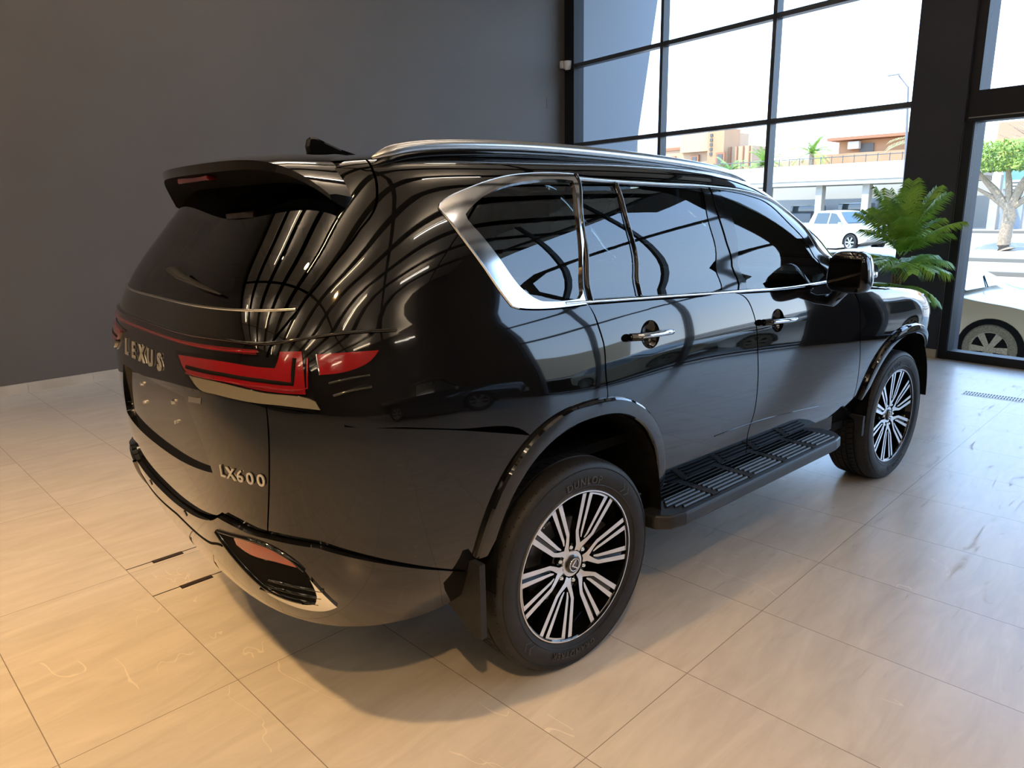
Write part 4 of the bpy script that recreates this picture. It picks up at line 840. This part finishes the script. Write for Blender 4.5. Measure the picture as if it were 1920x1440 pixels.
# ------------------------------------------------------------ wheels
def arc_text(txt,size,r,mid,name,parent,yo,m):
    V,F=text_mesh(txt,size,.0012,.0008,1.25); out=[]
    for x,y,z in V:
        q=mid-x/r; rr=r+y; out.append((rr*math.cos(q),yo-z-.001,rr*math.sin(q)))
    return mk(name,out,F,m,parent,False)
TREAD=mat('tyre_tread',(.012,.012,.0125),.6,spec=.3)
def make_wheel():
    w=bpy.data.objects.new('wheel',None); COL.objects.link(w); w.parent=car
    # local: outer face towards -y, y=0 at tyre centre
    t=MB(); RR=.412; h=.1325
    t.lathe([(.292,-.105),(.300,-.122),(.325,-.133),(.350,-.1365),(.375,-.134),(.392,-.128),(.402,-.120),(.408,-.108),(.4105,-.09)],96,'y')
    t.lathe([(.4105,-.09),(.412,-.078),(.412,-.066),(.403,-.064),(.403,-.056),(.4125,-.054),(.413,-.028),(.413,-.02),(.404,-.018),(.404,-.008),(.413,-.006),(.413,.012),(.404,.014),(.404,.024),(.413,.026),(.4125,.054),(.403,.056),(.403,.066),(.412,.07),(.408,.108),(.39,.125),(.35,.133),(.30,.122),(.292,.10)],96,'y',m=0)
    for rr in (.318,.383): t.lathe([(rr-.002,-.1290-(.004 if rr<.35 else .001)),(rr,-.1345-(.0 if rr<.35 else .0)),(rr+.002,-.1290-(.004 if rr<.35 else .001))],96,'y')
    for k in range(72):
        a=2*PI*k/72
        for (y0,y1,sh) in ((-.118,-.068,.02),(-.052,-.022,.02),(-.004,.010,.0),(.028,.052,-.02)):
            c,s=math.cos(a),math.sin(a); c2,s2=math.cos(a+.012),math.sin(a+.012); r=.4136 if y0>-.1 else .4105
            ca,sa=math.cos(a+sh),math.sin(a+sh); cb,sb=math.cos(a+sh+.012),math.sin(a+sh+.012)
            r0=.404 if y0<-.1 else r
            t.add([(r0*c+.0006*c,y0,r0*s+.0006*s),(r0*c2+.0006*c2,y0,r0*s2+.0006*s2),(r*cb,y1,r*sb),(r*ca,y1,r*sa)],[(0,1,2,3)],1)
    ty=t.build('tyre',[RUBBER,DARK],w,smooth=True,edge=25,fix=False)
    bm=bmesh.new(); bm.from_mesh(ty.data); bmesh.ops.recalc_face_normals(bm,faces=bm.faces); bm.to_mesh(ty.data); bm.free()
    LT=mat('sidewall_lettering',(.032,.032,.033),.45)
    arc_text('DUNLOP',.040,.338,R(112),'sidewall_lettering',ty,-.1365,LT); arc_text('GRANDTREK',.034,.340,R(-72),'sidewall_lettering',ty,-.1365,LT)
    for q in (68,-118):
        for k in range(2):
            a=R(q+k*5); z=MB(); P=[]
            for rr,da in ((.325,.0),(.345,-.05),(.365,.0),(.365,.02),(.345,-.03),(.325,.02)): P.append((rr*math.cos(a+da),-.1375,rr*math.sin(a+da)))
            z.add(P,[(0,1,4,5),(1,2,3,4)]); z.build('sidewall_arrow',LT,ty,fix=False)
    b=MB(); b.lathe([(.287,-.104),(.2955,-.112),(.298,-.119),(.2955,-.124),(.291,-.124)],96,'y',0)
    b.lathe([(.291,-.124),(.2865,-.121),(.284,-.112),(.270,-.06),(.262,.0),(.262,.10)],96,'y',1); b.lathe([(.262,.10),(.20,.06),(.0001,.05)],48,'y',2)
    b.build('rim',[ALU,GLOSS,DARK],w,smooth=True,edge=30,fix=False)
    d=MB(); d.lathe([(.09,-.02),(.165,-.02),(.17,-.015),(.17,.01)],48,'y'); d.build('brake_disc',mat('brake_steel',(.12,.12,.125),.35,metal=.8),w,smooth=True,fix=False)
    MB().box((.15,-.01,.12),(.12,.06,.10),b=.02).build('brake_caliper',mat('caliper_grey',(.05,.05,.052),.5),w)
    # six forked spokes, each two prongs of paired bright bars
    def pt(r,deg): return np.array([r*math.cos(R(deg)),r*math.sin(R(deg))])
    yf=-.116
    def ybow(r): return yf+.030*(1-min(1,r/.28))**1.3
    for k in range(6):
        a=60*k+90
        sp=MB()
        for sg in (1,-1):
            for (w0,w1,inner) in ((13.5,15.5,0),(8.2,10.2,1)):
                # bar centre lines (degrees off the spoke axis): rim, knee, hub
                if inner==0: C=[(.286,16.8),(.136,19.5),(.112,16.5),(.080,6.5),(.055,3.0)]; W=[.0200,.0160,.0165,.023,.024]
                else: C=[(.286,9.4),(.128,7.6),(.108,5.0)]; W=[.0195,.0110,.005]
                c=[pt(r,a+sg*g) for r,g in C]; L=[];Rr=[]
                for i,p in enumerate(c):
                    t_=(c[min(i+1,len(c)-1)]-c[max(i-1,0)]); t_/=np.linalg.norm(t_); nn=np.array([-t_[1],t_[0]])*W[i]/2; L.append(p+nn); Rr.append(p-nn)
                n=len(c); V=[];F=[];M=[]
                for i in range(n):
                    r=np.linalg.norm(c[i]); y=ybow(r)
                    V+=[(L[i][0],y,L[i][1]),(Rr[i][0],y,Rr[i][1]),(L[i][0],y+.03,L[i][1]),(Rr[i][0],y+.03,Rr[i][1])]
                for i in range(n-1):
                    b0=4*i; b1=4*(i+1); sp.add([V[b0],V[b0+1],V[b1+1],V[b1]],[(0,1,2,3)],0)
                    sp.add([V[b0],V[b0+2],V[b1+2],V[b1]],[(0,1,2,3)],1); sp.add([V[b0+1],V[b0+3],V[b1+3],V[b1+1]],[(0,1,2,3)],1)
                sp.add([V[-4],V[-3],V[-1],V[-2]],[(0,1,2,3)],1)
            # dark floor between the paired bars
            P=[pt(.286,a+sg*16),pt(.286,a+sg*9),pt(.115,a+sg*6),pt(.12,a+sg*17)]
            sp.add([(p[0],ybow(np.linalg.norm(p))+.010,p[1]) for p in P],[(0,1,2,3)],1)
        # bright arc joining the inner bars at the rim
        A=[pt(.2925,a+g) for g in np.linspace(-11,11,9)]+[pt(.279,a+g) for g in np.linspace(11,-11,9)]
        sp.add([(p[0],yf-.0005,p[1]) for p in A],[tuple([i,i+1,16-i,17-i]) for i in range(8)],0)
        sp.build('spoke',[ALU,GLOSS],w,fix=False)
        q=R(a+30); ln=MB(); ln.lathe([(.0001,-.112),(.006,-.112),(.0095,-.108),(.0095,-.088)],10,'y',c=(.070*math.cos(q),.018,.070*math.sin(q))); ln.lathe([(.011,-.092),(.016,-.094),(.018,-.080)],12,'y',1,c=(.070*math.cos(q),.010,.070*math.sin(q)))
        ln.build('lug_nut',[CHROME,GLOSS],w,smooth=True,fix=False)
    hb=MB(); hb.lathe([(.0001,-.090),(.050,-.090),(.053,-.086)],36,'y',1); hb.lathe([(.053,-.086),(.064,-.082),(.070,-.078),(.095,-.072),(.10,-.05),(.10,.03)],36,'y')
    hb.build('hub',[GLOSS,ALU],w,smooth=True,fix=False)
    cp=MB(); cp.lathe([(.0001,-.101),(.030,-.101),(.0345,-.098),(.036,-.090)],36,'y'); c=cp.build('centre_cap',mat('cap_black',(.02,.022,.025),.25,coat=.5),w,smooth=True,fix=False)
    lg=MB(); lg.lathe([(.0225,-.103),(.0255,-.1035),(.0265,-.102)],36,'y')
    for P in ([(-.004,.020),(.001,.020),(-.008,-.004),(.020,-.008),(.021,-.013),(-.016,-.008)],): lg.prism([(x,z) for x,z in P],-.1045,-.100,'xz')
    lg.build('cap_emblem',CHROME,c,fix=True)
    vs=MB(); vs.tube([(-.235,-.06,.12),(-.225,-.10,.115)],.004,8); vs.build('valve_stem',SATINCH,w,smooth=True)
    return w
def copy_tree(o,parent=None):
    c=o.copy(); COL.objects.link(c); c.parent=parent
    for ch in list(o.children):
        if ch is not c: copy_tree(ch,c)
    return c
w0=make_wheel(); w0.location=(0,-.835,.405); w0.rotation_euler=(0,R(25),0)
w1=copy_tree(w0,car); w1.location=(2.87,-.835,.405); w1.rotation_euler=(0,R(5),0)
w2=copy_tree(w0,car); w2.location=(0,.835,.405); w2.rotation_euler=(0,0,PI)
w3=copy_tree(w0,car); w3.location=(2.87,.835,.405); w3.rotation_euler=(0,0,PI)

# ------------------------------------------------------------ outside
ASPH=noisy('pale_asphalt',(.34,.295,.235),(.39,.34,.275),.6,.9)
V=[];F=[]; prof=[(8.4,-.5),(38,-.5),(46,-.12),(60,.05),(300,.2)]
for x,z in prof: V+=[(x,-90,z),(x,160,z)]
for i in range(4): F.append((2*i,2*i+2,2*i+3,2*i+1))
struct(mk('street',V,F,ASPH,None,False),'sunlit pale street outside')['kind']='structure'
V=[(-40,-15,-.5),(60,-15,-.5),(60,-90,-.5),(-40,-90,-.5)]; struct(mk('parking_lot',V,[(0,3,2,1)],ASPH,None,False),'paved yard to the right')
KERB=mat('kerb_stone',(.17,.155,.13),.9); WALK=noisy('pavement',(.42,.38,.32),(.46,.42,.36),.8,.9)
def kb_(x0,x1,z,rot=0): 
    o=MB().box(((x0+x1)/2,15,z+.07),(x1-x0,130,.14)).build('pavement_strip',[KERB]); return struct(o)
for x0,x1,z,m in ((24.6,26.0,-.5,WALK),(30.4,31.6,-.5,WALK),(47.0,53.5,-.10,WALK)):
    o=kb_(x0,x1,z); o.data.materials[0]=m; o2=MB().box((x0-.06,15,z+.06),(.14,130,.13)).build('kerb',KERB); struct(o2)
def wheel_simple(b,x,y,r,w,sd,mt=0,mr=1):
    b.lathe([(r*.66,-w/2),(r*.9,-w/2-.005),(r,-w/2+.03),(r,w/2-.03),(r*.9,w/2)],28,'y',mt,c=(x,y,r))
    b.lathe([(.0001,-w/2-.004),(r*.16,-w/2-.004),(r*.2,-w/2+.02),(r*.6,-w/2+.02),(r*.68,-w/2-.006)],28,'y',mr,c=(x,y,r))
    for k in range(6):
        a=2*PI*k/6; c,s=math.cos(a),math.sin(a); q=[(r*.12,-.03),(r*.64,-.045),(r*.64,.045),(r*.12,.03)]
        b.add([(x+u*c-v*s,y-(w/2+.006),r+u*s+v*c) for u,v in q],[(0,1,2,3)],mr)
def simple_car(name,label,cat,loc,rz,side_poly,win_polys,hw,paint,wheels,r,roof_z,belt_z,tumble=.16,group=None,truck=False):
    c=empty(name,label,cat,loc,rz,group)
    # side outline (x,z) skinned across the width with rounded edges
    P=catm2(side_poly,6); n=len(P); rows=[]
    cxm=sum(p[0] for p in P)/n; czm=sum(p[1] for p in P)/n
    V=[];F=[]
    lv=[(-1,.0),(-.985,.02),(-.93,.05),(-.6,.075),(0,.09),(.6,.075),(.93,.05),(.985,.02),(1,.0)]
    for (yy,gr) in lv:
        for x,z in P:
            t=max(0,(z-belt_z)/(roof_z-belt_z)); w=hw*(1-tumble*t**1.1)*(1-.10*max(0,abs(x-cxm)/3-.55)**1.5)
            if z<belt_z: w*=1-.05*((belt_z-z)/belt_z)**2
            k=(gr-.09)*.7; dx=x-cxm; dz=z-czm; l=math.hypot(dx,dz)+1e-6
            V.append((x+dx/l*k,w*yy,z+(dz/l*k if z>.45 else 0)))
    m=len(lv)
    for i in range(m-1):
        for j in range(n): F.append((i*n+j,i*n+(j+1)%n,(i+1)*n+(j+1)%n,(i+1)*n+j))
    F.append(tuple(range(n))[::-1]); F.append(tuple((m-1)*n+j for j in range(n)))
    b=MB(); b.add(V,F); b.build('body_shell',paint,c,smooth=True,edge=50)
    for sd in (-1,1):
        for wp in win_polys:
            wv=[]
            for x,z in wp:
                t=max(0,(z-belt_z)/(roof_z-belt_z)); w=hw*(1-tumble*t**1.1)+.006; wv.append((x,w*sd,z))
            mk('side_window',wv,[tuple(range(len(wv)))],CARGL,c,False)
        for wx_ in wheels:
            w=MB(); wheel_simple(w,0,0,r,.23,sd); o=w.build('wheel',[RUBBER,ALUD],c,smooth=True,fix=False,loc=(wx_,(hw-.10)*sd,0),rot=(0,0,0 if sd<0 else PI))
            L=MB(); q=[(wx_+(r+.055)*math.cos(a),(r+.055)*math.sin(a)+r) for a in np.linspace(-.25,PI+.25,19)]; L.prism(q,(hw-.2)*sd,(hw+.004)*sd,'xz'); L.build('wheel_arch',DARK,c)
    return c
def catm2(P,k):
    out=[];n=len(P)
    for i in range(n):
        p0,p1,p2,p3=[np.array(P[(i+j)%n],float) for j in (-1,0,1,2)]
        a=p1-p0;b=p2-p1;c=p3-p2
        def ang(u,v): return math.degrees(math.acos(max(-1,min(1,float(u@v)/(np.linalg.norm(u)*np.linalg.norm(v)+1e-9)))))
        s1=ang(a,b)>50; s2=ang(b,c)>50
        m1=b if s1 else (a/max(np.linalg.norm(a),1e-6)*np.linalg.norm(b)+b)/2; m2=b if s2 else (c/max(np.linalg.norm(c),1e-6)*np.linalg.norm(b)+b)/2
        for j in range(k):
            t=j/k; out.append(tuple((2*t**3-3*t**2+1)*p1+(t**3-2*t**2+t)*m1+(-2*t**3+3*t**2)*p2+(t**3-t**2)*m2))
    return out
CARGL=mat('car_window',(.03,.045,.05),.05,spec=.8,coat=.5); ALUD=mat('dull_alloy',(.35,.34,.33),.4,metal=.6)
WHP=mat('white_car_paint',(.55,.54,.52),.25,coat=.6); BEI=mat('champagne_car_paint',(.42,.35,.24),.28,coat=.6,metal=.2); SIL=mat('silver_car_paint',(.45,.46,.48),.25,metal=.5,coat=.6); DKC=mat('dark_car_paint',(.02,.022,.026),.15,coat=.8)
# white pick-up driving past (front towards +x of its own frame)
tp=[(2.75,.55),(2.80,.75),(2.74,1.0),(2.6,1.08),(1.6,1.20),(1.40,1.23),(.75,1.78),(.55,1.83),(-.55,1.83),(-.75,1.78),(-.95,1.22),(-2.75,1.22),(-2.80,1.15),(-2.78,.55),(-2.6,.45),(2.6,.42)]
tr=simple_car('pickup_truck','white pick-up truck out on the street beyond the window','truck',(36.2,7.25,-.5),R(-112),tp,[[(1.25,1.24),(.72,1.70),(.40,1.74),(.38,1.22)],[(.30,1.22),(.32,1.74),(-.45,1.74),(-.55,1.22)]],.95,WHP,(1.75,-1.75),.39,1.83,1.22)
mk('windshield',[(1.36,-.80,1.26),(1.36,.80,1.26),(.80,.68,1.76),(.80,-.68,1.76)],[(0,1,2,3)],CARGL,tr,False)
for o_ in tr.children:
    if o_.name.startswith('windshield'): o_.location=(.03,0,.02)
MB().box((2.76,0,.90),(.06,.75,.18),b=.01).build('grille',ALUD,tr); MB().box((2.74,0,.62),(.14,1.80,.18),b=.03).build('bumper',WHP,tr); MB().box((2.80,0,.66),(.04,.8,.05)).build('bumper_slot',DARK,tr)
for s in (-1,1):
    MB().box((2.70,.70*s,.93),(.12,.34,.18),b=.03).build('headlight',mat('amber_lens',(.65,.45,.30),.2,coat=1),tr); MB().box((1.15,1.02*s,1.24),(.12,.16,.14),b=.02).build('door_mirror',WHP,tr)
# champagne car parked right outside the glass
cpz=[(2.18,.40),(2.22,.62),(2.10,.78),(1.75,.88),(1.05,.98),(.92,1.02),(.10,1.44),(-.25,1.50),(-1.3,1.47),(-1.75,1.30),(-2.05,1.02),(-2.15,.75),(-2.12,.40),(-1.9,.30),(1.95,.28)]
nc=simple_car('parked_car','dusty champagne car parked right outside the window, front wheel visible through the glass','car',(10.95,-3.88,-.5),R(-98),cpz,[[(.80,1.0),(.06,1.36),(-.40,1.41),(-.42,.98)],[(-.50,.98),(-.48,1.41),(-1.25,1.38),(-1.45,1.0)]],.91,BEI,(1.38,-1.38),.34,1.50,1.0,tumble=.2)
mk('windshield',[(.95,-.70,1.035),(.95,.70,1.035),(.14,.60,1.455),(.14,-.60,1.455)],[(0,1,2,3)],mat('pale_windshield',(.14,.25,.25),.08,coat=1),nc,False,loc=(.0,0,.012))
DUST=noisy('dusty_rubber',(.10,.085,.06),(.20,.17,.12),60,.9,.4); DUS2=noisy('dusty_alloy',(.20,.17,.12),(.34,.29,.22),50,.8)
for ch in nc.children:
    if ch.name.startswith('wheel') and not ch.name.startswith('wheel_arch'): ch.data.materials[0]=DUST; ch.data.materials[1]=DUS2
for s in (-1,1):
    MB().box((2.02,.66*s,.72),(.24,.36,.12),b=.03).build('headlight',mat('clear_lamp',(.5,.5,.5),.1,coat=1),nc); MB().box((.62,.98*s,1.02),(.14,.16,.12),b=.03).build('door_mirror',BEI,nc)
MB().tube([(.98,-.1,1.05),(.75,.35,1.16)],.008,6).build('wiper',DARK,nc)
def copy_top(o,loc,rz,label,group=None,paint=None):
    r=copy_tree(o); r.location=loc; r.rotation_euler=(0,0,rz); r['label']=label
    if paint:
        for ch in r.children:
            if ch.name.startswith('body_shell'): ch.data=ch.data.copy(); ch.data.materials[0]=paint
    return r
copy_top(nc,(11.6,-10.2,-.5),R(-96),'silver car parked further right along the glass front, mirrored in the SUV door',paint=SIL)
copy_top(nc,(11.9,-15.3,-.5),R(84),'champagne car at the right end of the glass front, mirrored in the SUV door')
copy_top(nc,(19.5,-14.5,-.5),R(75),'white car across the street at far right, mirrored in the SUV',paint=WHP)
copy_top(tr,(2.6,-13.2,0.0),R(8),'dark vehicle standing inside the showroom, mirrored in the SUV flank',paint=DKC)
# canopy building over the street
CONC=noisy('pale_concrete',(.34,.32,.27),(.40,.375,.32),1.5,.9); WHB=mat('white_parapet',(.62,.61,.57),.8); INB=mat('dim_back_wall',(.50,.50,.48),.9)
cb=empty('arcade_building','long white-topped concrete arcade across the street with open bays','building',(0,0,0))
MB().box((50,13.6,3.62),(4.6,18.4,1.0)).build('parapet',WHB,cb); MB().box((49.9,13.6,2.98),(4.3,18.4,.30)).build('beam',CONC,cb)
for y in (3.3,6.8,10.30,13.25,16.9,20.6): MB().box((48.4,y,1.5),(.6,.42,3.1)).build('pillar',CONC,cb)
MB().box((53.6,13.6,1.5),(.2,18.4,3.2)).build('back_wall',INB,cb)
b=MB()
for i in range(26): b.tube([(47.9,4.8+.7*i,3.3),(47.9,4.8+.7*i,4.62)],.028,4)
b.tube([(47.9,4.6,4.55),(47.9,22.5,4.55)],.03,4); b.build('railing',mat('rail_grey',(.12,.11,.09),.6),cb)
# odd stock in the arcade bays
for i,(y,w,h,cl) in enumerate(((11.9,2.2,1.5,(.10,.16,.17)),(8.6,2.0,1.3,(.08,.09,.10)),(15.2,2.2,1.4,(.12,.13,.14)))):
    o=empty('parked_van','dim vehicle shape standing in the shade of arcade bay %s'%('behind the truck','by the palm','at the left end')[i],'van',(51,y,0))
    MB().box((0,0,h*.35+.15),(3.2,w*.9,h*.6),b=.15).build('body_shell',mat('van_paint_%d'%i,cl,.5),o,smooth=True); MB().box((.2,0,h*.8+.1),(2.0,w*.8,h*.5),b=.15).build('cabin',CARGL,o,smooth=True)
OR=noisy('orange_render',(.42,.23,.12),(.46,.26,.14),.5,.9); OR2=mat('peach_render',(.48,.31,.19),.9); ORD=mat('terracotta_band',(.33,.15,.08),.9); DW=mat('window_dark',(.10,.09,.08),.4)
v1=empty('villa','tall orange-rendered villa far behind the arcade, left of the second mullion','building',(65,0,0))
MB().box((3,33.0,3.6),(8,6.4,7.7)).build('main_block',OR2,v1); MB().box((1.0,31.4,7.6),(5,4.6,1.7)).build('upper_block',OR2,v1); MB().box((-.4,29.6,4.6),(3,1.7,8.2)).build('tower',OR,v1)
b=MB()
for i in range(5): b.box((-1.95,30.05,8.1-.42*i),(.08,.26,.26))
b.build('tower_grille',DW,v1)
MB().box((-1.0,33.0,7.2),(.3,6.6,.25)).build('cornice',ORD,v1)
for y in (34.8,32.2,29.0): MB().box((-1.2 if y>29.5 else -1.95,y,5.9),(.2,.9,1.2)).build('window_frame',ORD,v1); 
for y in (34.8,32.2,29.0): MB().box((-1.32 if y>29.5 else -2.07,y,5.85),(.06,.5,.95)).build('window_pane',DW,v1)
MB().box((.6,27.6,3.2),(3,2.4,7.6)).build('side_wing',OR2,v1)
b=MB()
for i in range(4): b.box((-.95,28.5-.62*i,3.4),(.14,.10,7.2))
b.build('fins',ORD,v1)
v3=empty('villa','white villa corner far left, just right of the slanted blue-grey panel','building',(65,0,0)); MB().box((2,40.3,4.3),(6,4.6,9.8)).build('main_block',mat('cream_render',(.74,.68,.56),.9),v3); MB().box((-1.05,39.4,8.3),(.1,.5,2.2)).build('window_pane',DW,v3)
v2=empty('villa','low orange villa with a flat overhanging roof above the arcade, behind the street lamp','building',(65,0,0))
MB().box((2,14.5,3.2),(6,8.0,7.0)).build('main_block',OR,v2); MB().box((1.6,14.3,6.85),(7.4,9.6,.24)).build('roof_slab',ORD,v2); MB().box((1,20.5,2.4),(6,6.5,5.9)).build('side_wing',OR2,v2); MB().box((-2.4,15.0,2.6),(3,9,5.9)).build('terrace_wall',OR,v2)
for y in (16.2,12.6): MB().box((-1.1,y,6.0),(.1,1.1,.8)).build('window_pane',DW,v2)
MB().box((-1.4,17.1,6.3),(.5,.9,.6),b=.03).build('ac_unit',WHB,v2)
# shops right of the column
s1=empty('shopfront_building','colourful painted shopfronts behind the bare trunk tree across the street','building',(0,0,0))
MB().box((52.2,-3.9,3.0),(5,15.0,6.0)).build('main_block',mat('shop_render',(.62,.55,.50),.9),s1); MB().box((49.3,-3.9,5.4),(1,15.2,1.0)).build('upper_band',mat('brown_band',(.52,.25,.15),.9),s1); MB().box((49.2,-3.9,4.5),(.9,15.2,.7)).build('orange_band',mat('bright_orange',(.85,.42,.12),.9),s1)
rg2=random.Random(3); y=3.4
for i,cl in enumerate(((.30,.52,.42),(.62,.60,.66),(.70,.36,.24),(.60,.58,.56),(.72,.45,.40),(.35,.50,.60),(.55,.55,.5),(.70,.50,.35))):
    MB().box((49.6,y-.7,3.1),(.12,1.2,1.6)).build('painted_panel',mat('panel_paint_%d'%i,cl,.8),s1); MB().box((49.6,y-.7,1.1),(.1,1.1,2.1)).build('shop_door',mat('door_paint_%d'%(i%3),((.30,.33,.36),(.42,.30,.22),(.25,.22,.20))[i%3],.8),s1); y-=1.5
sg=empty('street_sign','white rectangular sign on a pole at the right edge behind the tree','sign',(44,1.45,0)); MB().box((0,0,2.35),(.06,.9,.62)).build('sign_board',WHB,sg); MB().tube([(.1,0,-.2),(.1,0,2.4)],.04,8).build('pole',CONC,sg)
b=MB()
for i in range(3): b.box((-.04,0,2.52-.17*i),(.01,.6,.06))
b.build('lettering',DW,sg)
# street lamp
sl=empty('street_lamp','tall slim grey street lamp rising above the arcade, between the mullion and the column','street lamp',(44.5,6.85,-.2))
MB().tube([(0,0,0),(-.5,0,4.0),(-1.0,.1,7.9)],[.11,.08,.05],10).build('pole',mat('pole_grey',(.16,.16,.17),.5),sl,smooth=True)
MB().tube([(-1.0,.1,7.85),(-1.1,.6,8.5)],.035,8).build('arm',mat('pole_grey'),sl); MB().box((-1.12,.85,8.6),(.35,.62,.14),b=.04).build('lamp_head',ALUD,sl)
# bare-trunk tree with a clipped canopy
BK=noisy('pale_bark',(.28,.21,.14),(.40,.31,.22),12,.9,.6)
t=empty('clipped_tree','pale gnarled tree with a flat clipped green crown outside the right-hand window','tree',(37.5,.35,-.5))
b=MB()
b.tube([(0,0,0),(.02,.08,.25),(0,.05,.9),(.05,.0,1.5),(0,.10,2.1)],[.42,.27,.24,.27,.22],12)
for (y2,z2,r0,ym,zm) in ((1.5,3.5,.16,.7,2.6),(1.45,2.75,.10,.8,2.35),(-.7,3.7,.18,-.25,2.7),(.35,3.9,.13,.2,2.9),(-1.5,3.6,.12,-.9,2.6)):
    b.tube([(0,.05,1.75),(.1,ym,zm),(0,y2,z2)],[r0*1.2,r0,r0*.5],8)
b.build('trunk',BK,t,smooth=True)
def foliage(name,c,rad,n,size,m,parent,seed,flat=1.):
    r_=random.Random(seed); mb=MB()
    for i in range(n):
        while True:
            a=Vector((r_.uniform(-1,1),r_.uniform(-1,1),r_.uniform(-1,1)))
            if .25<a.length<1 or flat<1: break
        p=Vector((c[0]+a.x*rad[0],c[1]+a.y*rad[1],c[2]+a.z*rad[2])); u=Vector((r_.gauss(0,1),r_.gauss(0,1),r_.gauss(0,1))).normalized(); w=u.orthogonal().normalized(); s=size*r_.uniform(.6,1.3)
        mb.add([p-u*s,p-w*s*.45,p+u*s,p+w*s*.45],[(0,1,2,3)])
    return mb.build(name,m,parent,fix=False)
LG=noisy('bright_foliage',(.14,.22,.03),(.30,.40,.07),3,.7)
foliage('crown',(0,0,4.05),(1.6,2.7,.62),5200,.11,LG,t,5,flat=.5)
t2=empty('bare_araucaria','sparse bare-branched conifer top rising over the clipped tree at the right','tree',(42,.3,-.3)); b=MB(); b.tube([(0,0,0),(0,0,6.6)],[.2,.04],8)
for i in range(13):
    z=3.6+.24*i; L=2.4-.15*i
    for k in range(6): a=k*PI/3+i*.5; b.tube([(0,0,z),(L*.5*math.cos(a),L*.5*math.sin(a),z+.05),(L*math.cos(a),L*math.sin(a),z+.45)],[.035,.025,.012],5)
b.build('branches',BK,t2)
def palm(loc,h,L,label,seed,green=(.14,.25,.06)):
    o=empty('palm_tree',label,'palm tree',loc); MB().tube([(0,0,0),(.1,.05,h*.5),(0,0,h)],[.28,.22,.2],9).build('trunk',BK,o,smooth=True)
    r_=random.Random(seed); mb=MB()
    for i in range(34):
        az=r_.uniform(0,2*PI); el=r_.uniform(-.1,1.3); d=Vector((math.cos(az)*math.cos(el),math.sin(az)*math.cos(el),math.sin(el))); p=Vector((0,0,h)); v=d.copy(); side=Vector((-math.sin(az),math.cos(az),0)); n=10
        for j in range(n):
            q=p+v*(L/n)
            for sg_ in (1,-1):
                for f in (0,.5):
                    e=p.lerp(q,f)+(side*sg_*.7+v*.8).normalized()*L*.24*(1-.5*j/n)-Vector((0,0,.06*L)); mb.add([p.lerp(q,f)-v*.03,p.lerp(q,f)+v*.05,e],[(0,1,2)])
            p=q; v=(v+Vector((0,0,-.14))).normalized()
    mb.build('fronds',noisy('palm_green_%d'%(green[0]*100),green,tuple(a*1.8 for a in green),2,.7),o,fix=False); return o
palm((60,26.4,0),4.4,2.1,'bushy palm left of the low orange villa, the nearest to the mullion',1); palm((59,22.6,0),4.9,1.8,'middle palm of the three left of the low orange villa',2,(.2,.3,.06)); palm((58.5,18.4,0),5.6,1.9,'bright palm touching the roof of the low orange villa',3,(.26,.36,.07))
palm((57.6,9.0,0),5.2,3.6,'large feathery palm just left of the dark column, above the arcade',4,(.30,.30,.14)); palm((74,39.0,0),8.2,1.9,'small palm poking over the tall orange villa',6)
hd=tag(foliage('hedge',(60,31.8,1.9),(1.5,2.2,2.1),900,.25,LG,None,8),'pale green bush between the tall villa and the mullion','bush')
hd2=tag(foliage('garden_trees',(-4,-40,2.2),(26,3,2.6),4200,.5,noisy('olive_foliage',(.06,.09,.03),(.14,.17,.06),1,.8),None,9,flat=.5),'belt of trees across the yard, mirrored in the SUV door','trees',kind='stuff')
struct(MB().box((0,-48,2.6),(90,3,6.2)).build('wall_far_yard',mat('sandy_render',(.50,.42,.30),.9)),'sandy building line across the yard')
# slanted facade fin outside the corner
FIN=noisy('facade_cladding',(.17,.19,.22),(.18,.20,.23),.7,.55)
fp=[(9.42,-.5),(10.3,-.5),(11.02,2.69),(11.64,5.49),(12.0,7.2),(9.42,7.2)]
o=MB(); o.prism(fp,YW+.04,YW+.22,'xz'); struct(o.build('wall_fin',FIN),'slanted blue-grey outer fin wall')
b=MB(); b.box((9.26,YW+.0,3.0),(.12,.10,7.6)); struct(b.build('trim_5',mat('sunlit_jamb',(.72,.64,.40),.7)),'outer jamb with sunlight painted in as cream'); b=MB(); b.box((9.15,YW-.02,3.0),(.09,.12,7.6)); struct(b.build('trim_6',mat('grey_jamb',(.42,.45,.48),.6)))  # sunlight on the outer jamb is put into its cream colour
struct(MB().box((10.4,-5.0,CEIL+.9),(2.4,14.5,.5)).build('trim_7',WALLM),'roof overhang')
